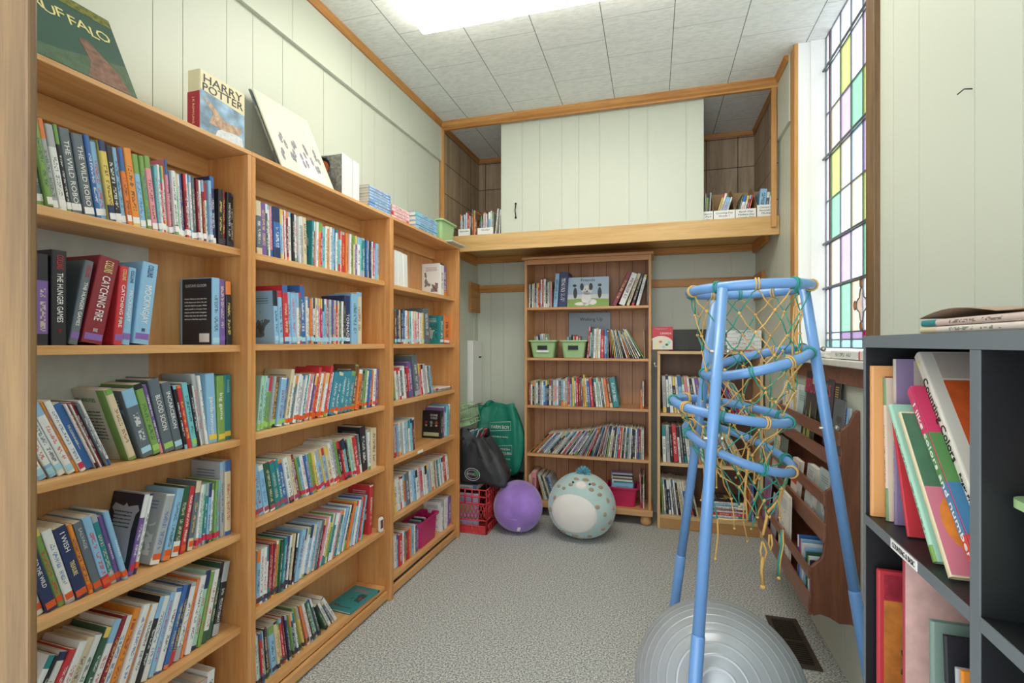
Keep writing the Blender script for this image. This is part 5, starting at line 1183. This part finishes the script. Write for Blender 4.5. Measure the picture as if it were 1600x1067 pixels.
for i in range(240):
    a=rs.uniform(0,6.28); e=rs.uniform(.15,1.5); l=rs.uniform(.04,.055); d_=Vector((math.cos(a)*math.cos(e)*1.35,math.sin(a)*math.cos(e),math.sin(e)*.8)).normalized()
    tf.tube([Vector((0,0,.203)),Vector((0,0,.203))+d_*l*.6,Vector((0,0,.203))+d_*l+Vector((0,0,-.003))],[.0022,.002,.0012],4)
tf.build('tuft',fuzz('blue_tuft','62b2cc',.15),dt_)
for s_ in (-1,1):
    MB().ball((0,0,0),.032,14,0,(1.3,.6,.6)).build('horn',fuzz('blue_horn','8cc6d4',.1),dt_,T(s_*(.085 if s_<0 else .16),-.02,.175 if s_<0 else .10)@RY(s_*.5))
# ---------------------------------------------------------------- black case: board books
KB1,KB2='upper cell of black bookcase','lower cell of black bookcase'
z0=zk[0]+.001
def kbook(px,t,w_,h_b,lean,c,label,z=z0,d=.012,name='board_book',**k):
    a=math.radians(lean); xx=onM(px,870 if z==z0 else 1000,MK,d).x
    return book(name,label,'book',MK@T(xx,d,z+max(0,t*math.sin(a)))@RY(a),t,w_,h_b,c,**k)
RT=basis((0,1,0),(0,0,1),(1,0,0),(0,0,0))
def rface(b,name,y0,y1,za,zb,m,e=.0004):
    t=BT[b.name]; return MB().box(t+.0001,t+.0001+e,y0,y1,za,zb).build(name,m,b)
KX=[.0090]
def kb(label,tx,ty,bx,by,t,w_,c,zs=None,name='board_book',hmul=1.0,**k):
    """left front edge of the spine runs from picture point (tx,ty) to its foot (bx,by) on the shelf"""
    zs=zs or z0; I=MK.inverted(); ft=I@onZ(bx,by,zs); d=max(.006,min(ft.y,.045)); ft=onM(bx,by,MK,d); tp=onM(tx,ty,MK,d)
    a=math.atan2(tp.x-ft.x,tp.z-zs); h=(tp.z-zs)/math.cos(a)*hmul
    lo=max(KX[0],.0090+(h*math.sin(-a) if a<0 else 0)); ft.x=max(lo if abs(a)>.05 else KX[0],min(ft.x,kx[0]-.0015-t/math.cos(a))); KX[0]=(ft.x+t/math.cos(a)+.0006) if k.get('seq',1) else KX[0]
    k.pop('seq',None)
    return book(name,label,'book',MK@T(ft.x,d,zs+max(0,t*math.sin(a)))@RY(a),t,min(w_,KD-.012-d),h,c,**k),h
b_,h=kb('tall tan bordered book with red picture at far end of the upper black cell',1357,571,1357,806,.012,.235,'e0a468',c2='e0a468',c3='e0a468')
rface(b_,'red_picture',.022,.2,.02,h-.02,mat('dark_red_picture','8a2030',.5,var=.5,vscale=40))
b_,h=kb('cream floral book, third from left in the upper black cell',1378,590,1383,812,.008,.20,'dcc8b4',c2='7a9a6a')
b_,h=kb('lilac and cream book standing behind the leaning board books, black bookcase',1394,561,1396,818,.007,.17,'8a7a9e',c2='c8b8b0',c3='c8b8b0'); rface(b_,'cream_half',.03,.165,.003,h-.003,mat('cream_grey_cover','c2b6ac',.5))
b_,h=kb('thin bright red book in the upper black cell',1392,655,1416,838,.006,.17,'r',c2='r',c3='r')
b_,h=kb('mint green board book in the upper black cell',1386,636,1456,880,.011,.19,'a',c2='g')
b_,h=kb('cream-spined board book with orange bear cover in the upper black cell',1402,648,1480,904,.011,.20,'e',c2='e',c3='e')
rface(b_,'green_cover',.002,.18,h*.5,h-.003,mat('dark_green_cover','4f7a5c',.5,var=.2,vscale=30)); rface(b_,'rose_cover',.002,.18,.003,h*.5,mat('rose_cover','cc7888',.5))
for (y,z,ry,rz) in ((.055,.62*h,.028,.30*h),(.05,.30*h,.04,.19*h),(.10,.22*h,.045,.2*h)): MB().prism(ell(y,z,ry,rz),.0117,.0122,'x').build('orange_bear_shape',mat('bear_orange','e08a34',.6,var=.2,vscale=50),b_)
b_,h=kb('board book banded pink, green, blue and red in the upper black cell',1417,612,1532,927,.018,.18,'d84a7c',c2='d84a7c',c3='d84a7c')
for nm,a0,a1,cc in (('pink_band',.72,.99,'d8446e'),('green_band',.46,.72,'5f9458'),('blue_band',.22,.46,'4c88b4'),('red_band',.01,.22,'d8503c')):
    mm=mat(nm,cc,.4); rface(b_,nm,.001,.178,a0*h,a1*h,mm); MB().box(.001,.017,-.0006,.0002,a0*h,a1*h).build('spine_'+nm,mm,b_)
text(b_,'I like colors and numbers',.013,INK['w'],(.009,-.0012,.5*h),SPINE,.8*h)
MB().prism(ell(.05,.62*h,.03,.032),.0186,.019,'x').build('peach',mat('peach_orange','e0906a',.5),b_)
b_,h=kb('white-spined board book with counting title leaning left in the upper black cell',1433,560,1580,939,.018,.18,'e4e0d4',c2='e4e0d4',c3='e4e0d4')
text(b_,'Counting Colors',.019,INK['k'],(.009,-.0009,.68*h),SPINE,.38*h); text(b_,'Roger Priddy',.008,INK['k'],(.009,-.0009,.36*h),SPINE,.16*h)
for k,(z,c) in enumerate(((.95,'y'),(.24,'r'),(.17,'g'),(.1,'r'),(.05,'k'))): MB().prism([(.009+.004*math.cos(q),z*h+.005*math.sin(q)) for q in [j*math.pi/5 for j in range(10)]],-.0012,-.0004,'y').build('printed_fruit',INK[c],b_)
rface(b_,'orange_cover',.02,.168,.003,.85*h,mat('orange_ribbed_cover','d8602c',.5,var=.15,vscale=50)); rface(b_,'pale_top',.02,.168,.86*h,h-.003,mat('cream_grey_cover','c2b6ac',.5))
z1=zk[1]+.001
x_=onM(1362,880,MK,.012).x
def kc(px,t,w_,h_b,lean,c,label,d=.012,**k):
    a=math.radians(lean); xx=onM(px,1000,MK,d).x
    return book('hardcover_book',label,'book',MK@T(xx,d,z1+max(0,t*math.sin(a)))@RY(a),t,w_,h_b,c,**k)
b_=kc(1368,.010,.205,.250,0,'c03a44','large red-edged book with amber leaf cover in the lower black cell',c2='c03a44',c3='c03a44')
rface(b_,'amber_cover',.010,.19,.004,.195,mat('amber_leaf_cover','c87c34',.5,var=.35,vscale=30)); rface(b_,'wine_cover',.010,.19,.197,.243,mat('wine_cover','9c2838',.5,var=.4,vscale=40)); rface(b_,'title_plate',.05,.09,.13,.22,mat('maroon_plate','7a2430',.5),.0009)
MB().prism([(.06+.022*math.cos(q)*(1+.3*math.cos(5*q)),.085+.03*math.sin(q)*(1+.3*math.cos(5*q))) for q in [j*math.pi/16 for j in range(32)]],.0106,.0111,'x').build('dark_leaf',mat('dark_leaf','3a3830',.6),b_)
b_=kc(1409,.008,.2,.315,0,'a8404c','pink map-covered reference book in the lower black cell',c2='a8404c',c3='a8404c')
rface(b_,'map_face',.002,.095,.004,.312,mat('pink_map_cover','d8b0a8',.6,var=.15,vscale=40)); rface(b_,'red_strip',.096,.14,.10,.312,mat('red_strip','cc4436',.5),.0006)
text(b_,'QUESTIONS and ANSWERS',.026,INK['w'],(.0092,.118,.20),basis((0,0,-1),(0,1,0),(1,0,0),(0,0,0)),.19)
b_=kc(1452,.010,.2,.262,-1,'7d948a','grey green book with pink circle in the lower black cell',c2='7d948a',c3='7d948a'); MB().prism(ell(.06,.10,.03,.035),.0106,.011,'x').build('pink_circle',mat('rose_circle','cfaca4',.5),b_)
b_=kc(1482,.007,.19,.262,-4,'k','slim black book in the lower black cell',c2='k',c3='w')
b_=kc(1498,.006,.18,.235,-3,'s','silver grey book with blue edge in the lower black cell',c2='b')
b_=kc(1507,.006,.18,.24,-3,'O','thin amber book in the lower black cell',c2='O',c3='e')
# second column: sage bin
xb_=onM(1562,745,MK,.03).x; Mb=MK@T(xb_+.150,.115,zk[0]+.001)@RZ(math.pi/2)@RZ(-math.pi/2)
bin_('sage green bin at the right edge of view in the black bookcase',Mb,.22,.17,.150,M_gbin,.72,lip=.01)
book('picture_book','pink book standing in the sage bin of the black bookcase','book',Mb@T(-.055,.0,.006)@FC,.01,.12,.20,'d8a090')
# on top: two thick paper-covered books
zt2=KT+.0008
fx0=onM(1449,520,MK,.03).x
for i,(a,b__,t_,c) in enumerate(((0,.26,.010,'e6dcd2'),(.004,.262,.010,'d8c4ba'))):
    flat(MK,fx0+a,fx0+b__,.02,zt2+i*.0106,t_,.17,['pale thick magazine lying on the black bookcase, underneath','pinkish thick magazine on top of the pale one on black bookcase'][i],c,name='magazine',hard=False)
MB_cv=MB(); n=12
vs=[];fs=[]
for i in range(n+1):
    u=i/n; zc=.003+.012*math.sin(math.pi*min(1,u*1.3))*(1-u*.4)
    for y in (.0,.16): vs.append((.26*u,y,zc))
for i in range(n): fs.append((2*i,2*i+2,2*i+3,2*i+1))
m_=thing('paper_cover','curled brown paper cover on top of the magazines, black bookcase','paper',MK@T(fx0,.02,zt2+.0214))
o=MB().add(vs,fs,0,None,True).build('sheet',mat('brown_paper','a08a74',.6),m_); sd_=o.modifiers.new('s','SOLIDIFY'); sd_.thickness=.001
# on the window sill: a low pile of white papers
flat(MR,YB-2.12*H,YB-1.80*H,-.03,SZ+.0,.022,.12,'white bound paper pad lying on the far half of the window sill','w',name='paper_pad')
flat(MR,YB-1.76*H,YB-1.54*H,-.025,SZ+.0,.030,.12,'second white paper pad on the near half of the window sill','w',name='paper_pad')
nl=thing('nail','bent black nail in the right wall above the black bookcase','nail',MR@T(onM(1519,139,MR).x,0,onM(1519,139,MR).z)); MB().tube([(0,.004,0),(0,-.015,.002),(-.012,-.022,-.004)],.0015,6).build('shank',mat('dark_iron','2e2a28',.5,.6),nl)
# electrical panel on the left wall beneath the loft
el=thing('electrical_panel','white metal electrical panel on the left wall, seen past the far bookcase','electrical panel',MW@T(sB-.235,0,.62*H))
MB().box(0,.19,-.05,-.001,0,.40*H).build('door',M_white,el,bevel=.004); MB().box(.12,.17,-.053,-.0505,.29*H,.30*H).build('latch',mat('dark_iron','2e2a28',.5,.6),el)
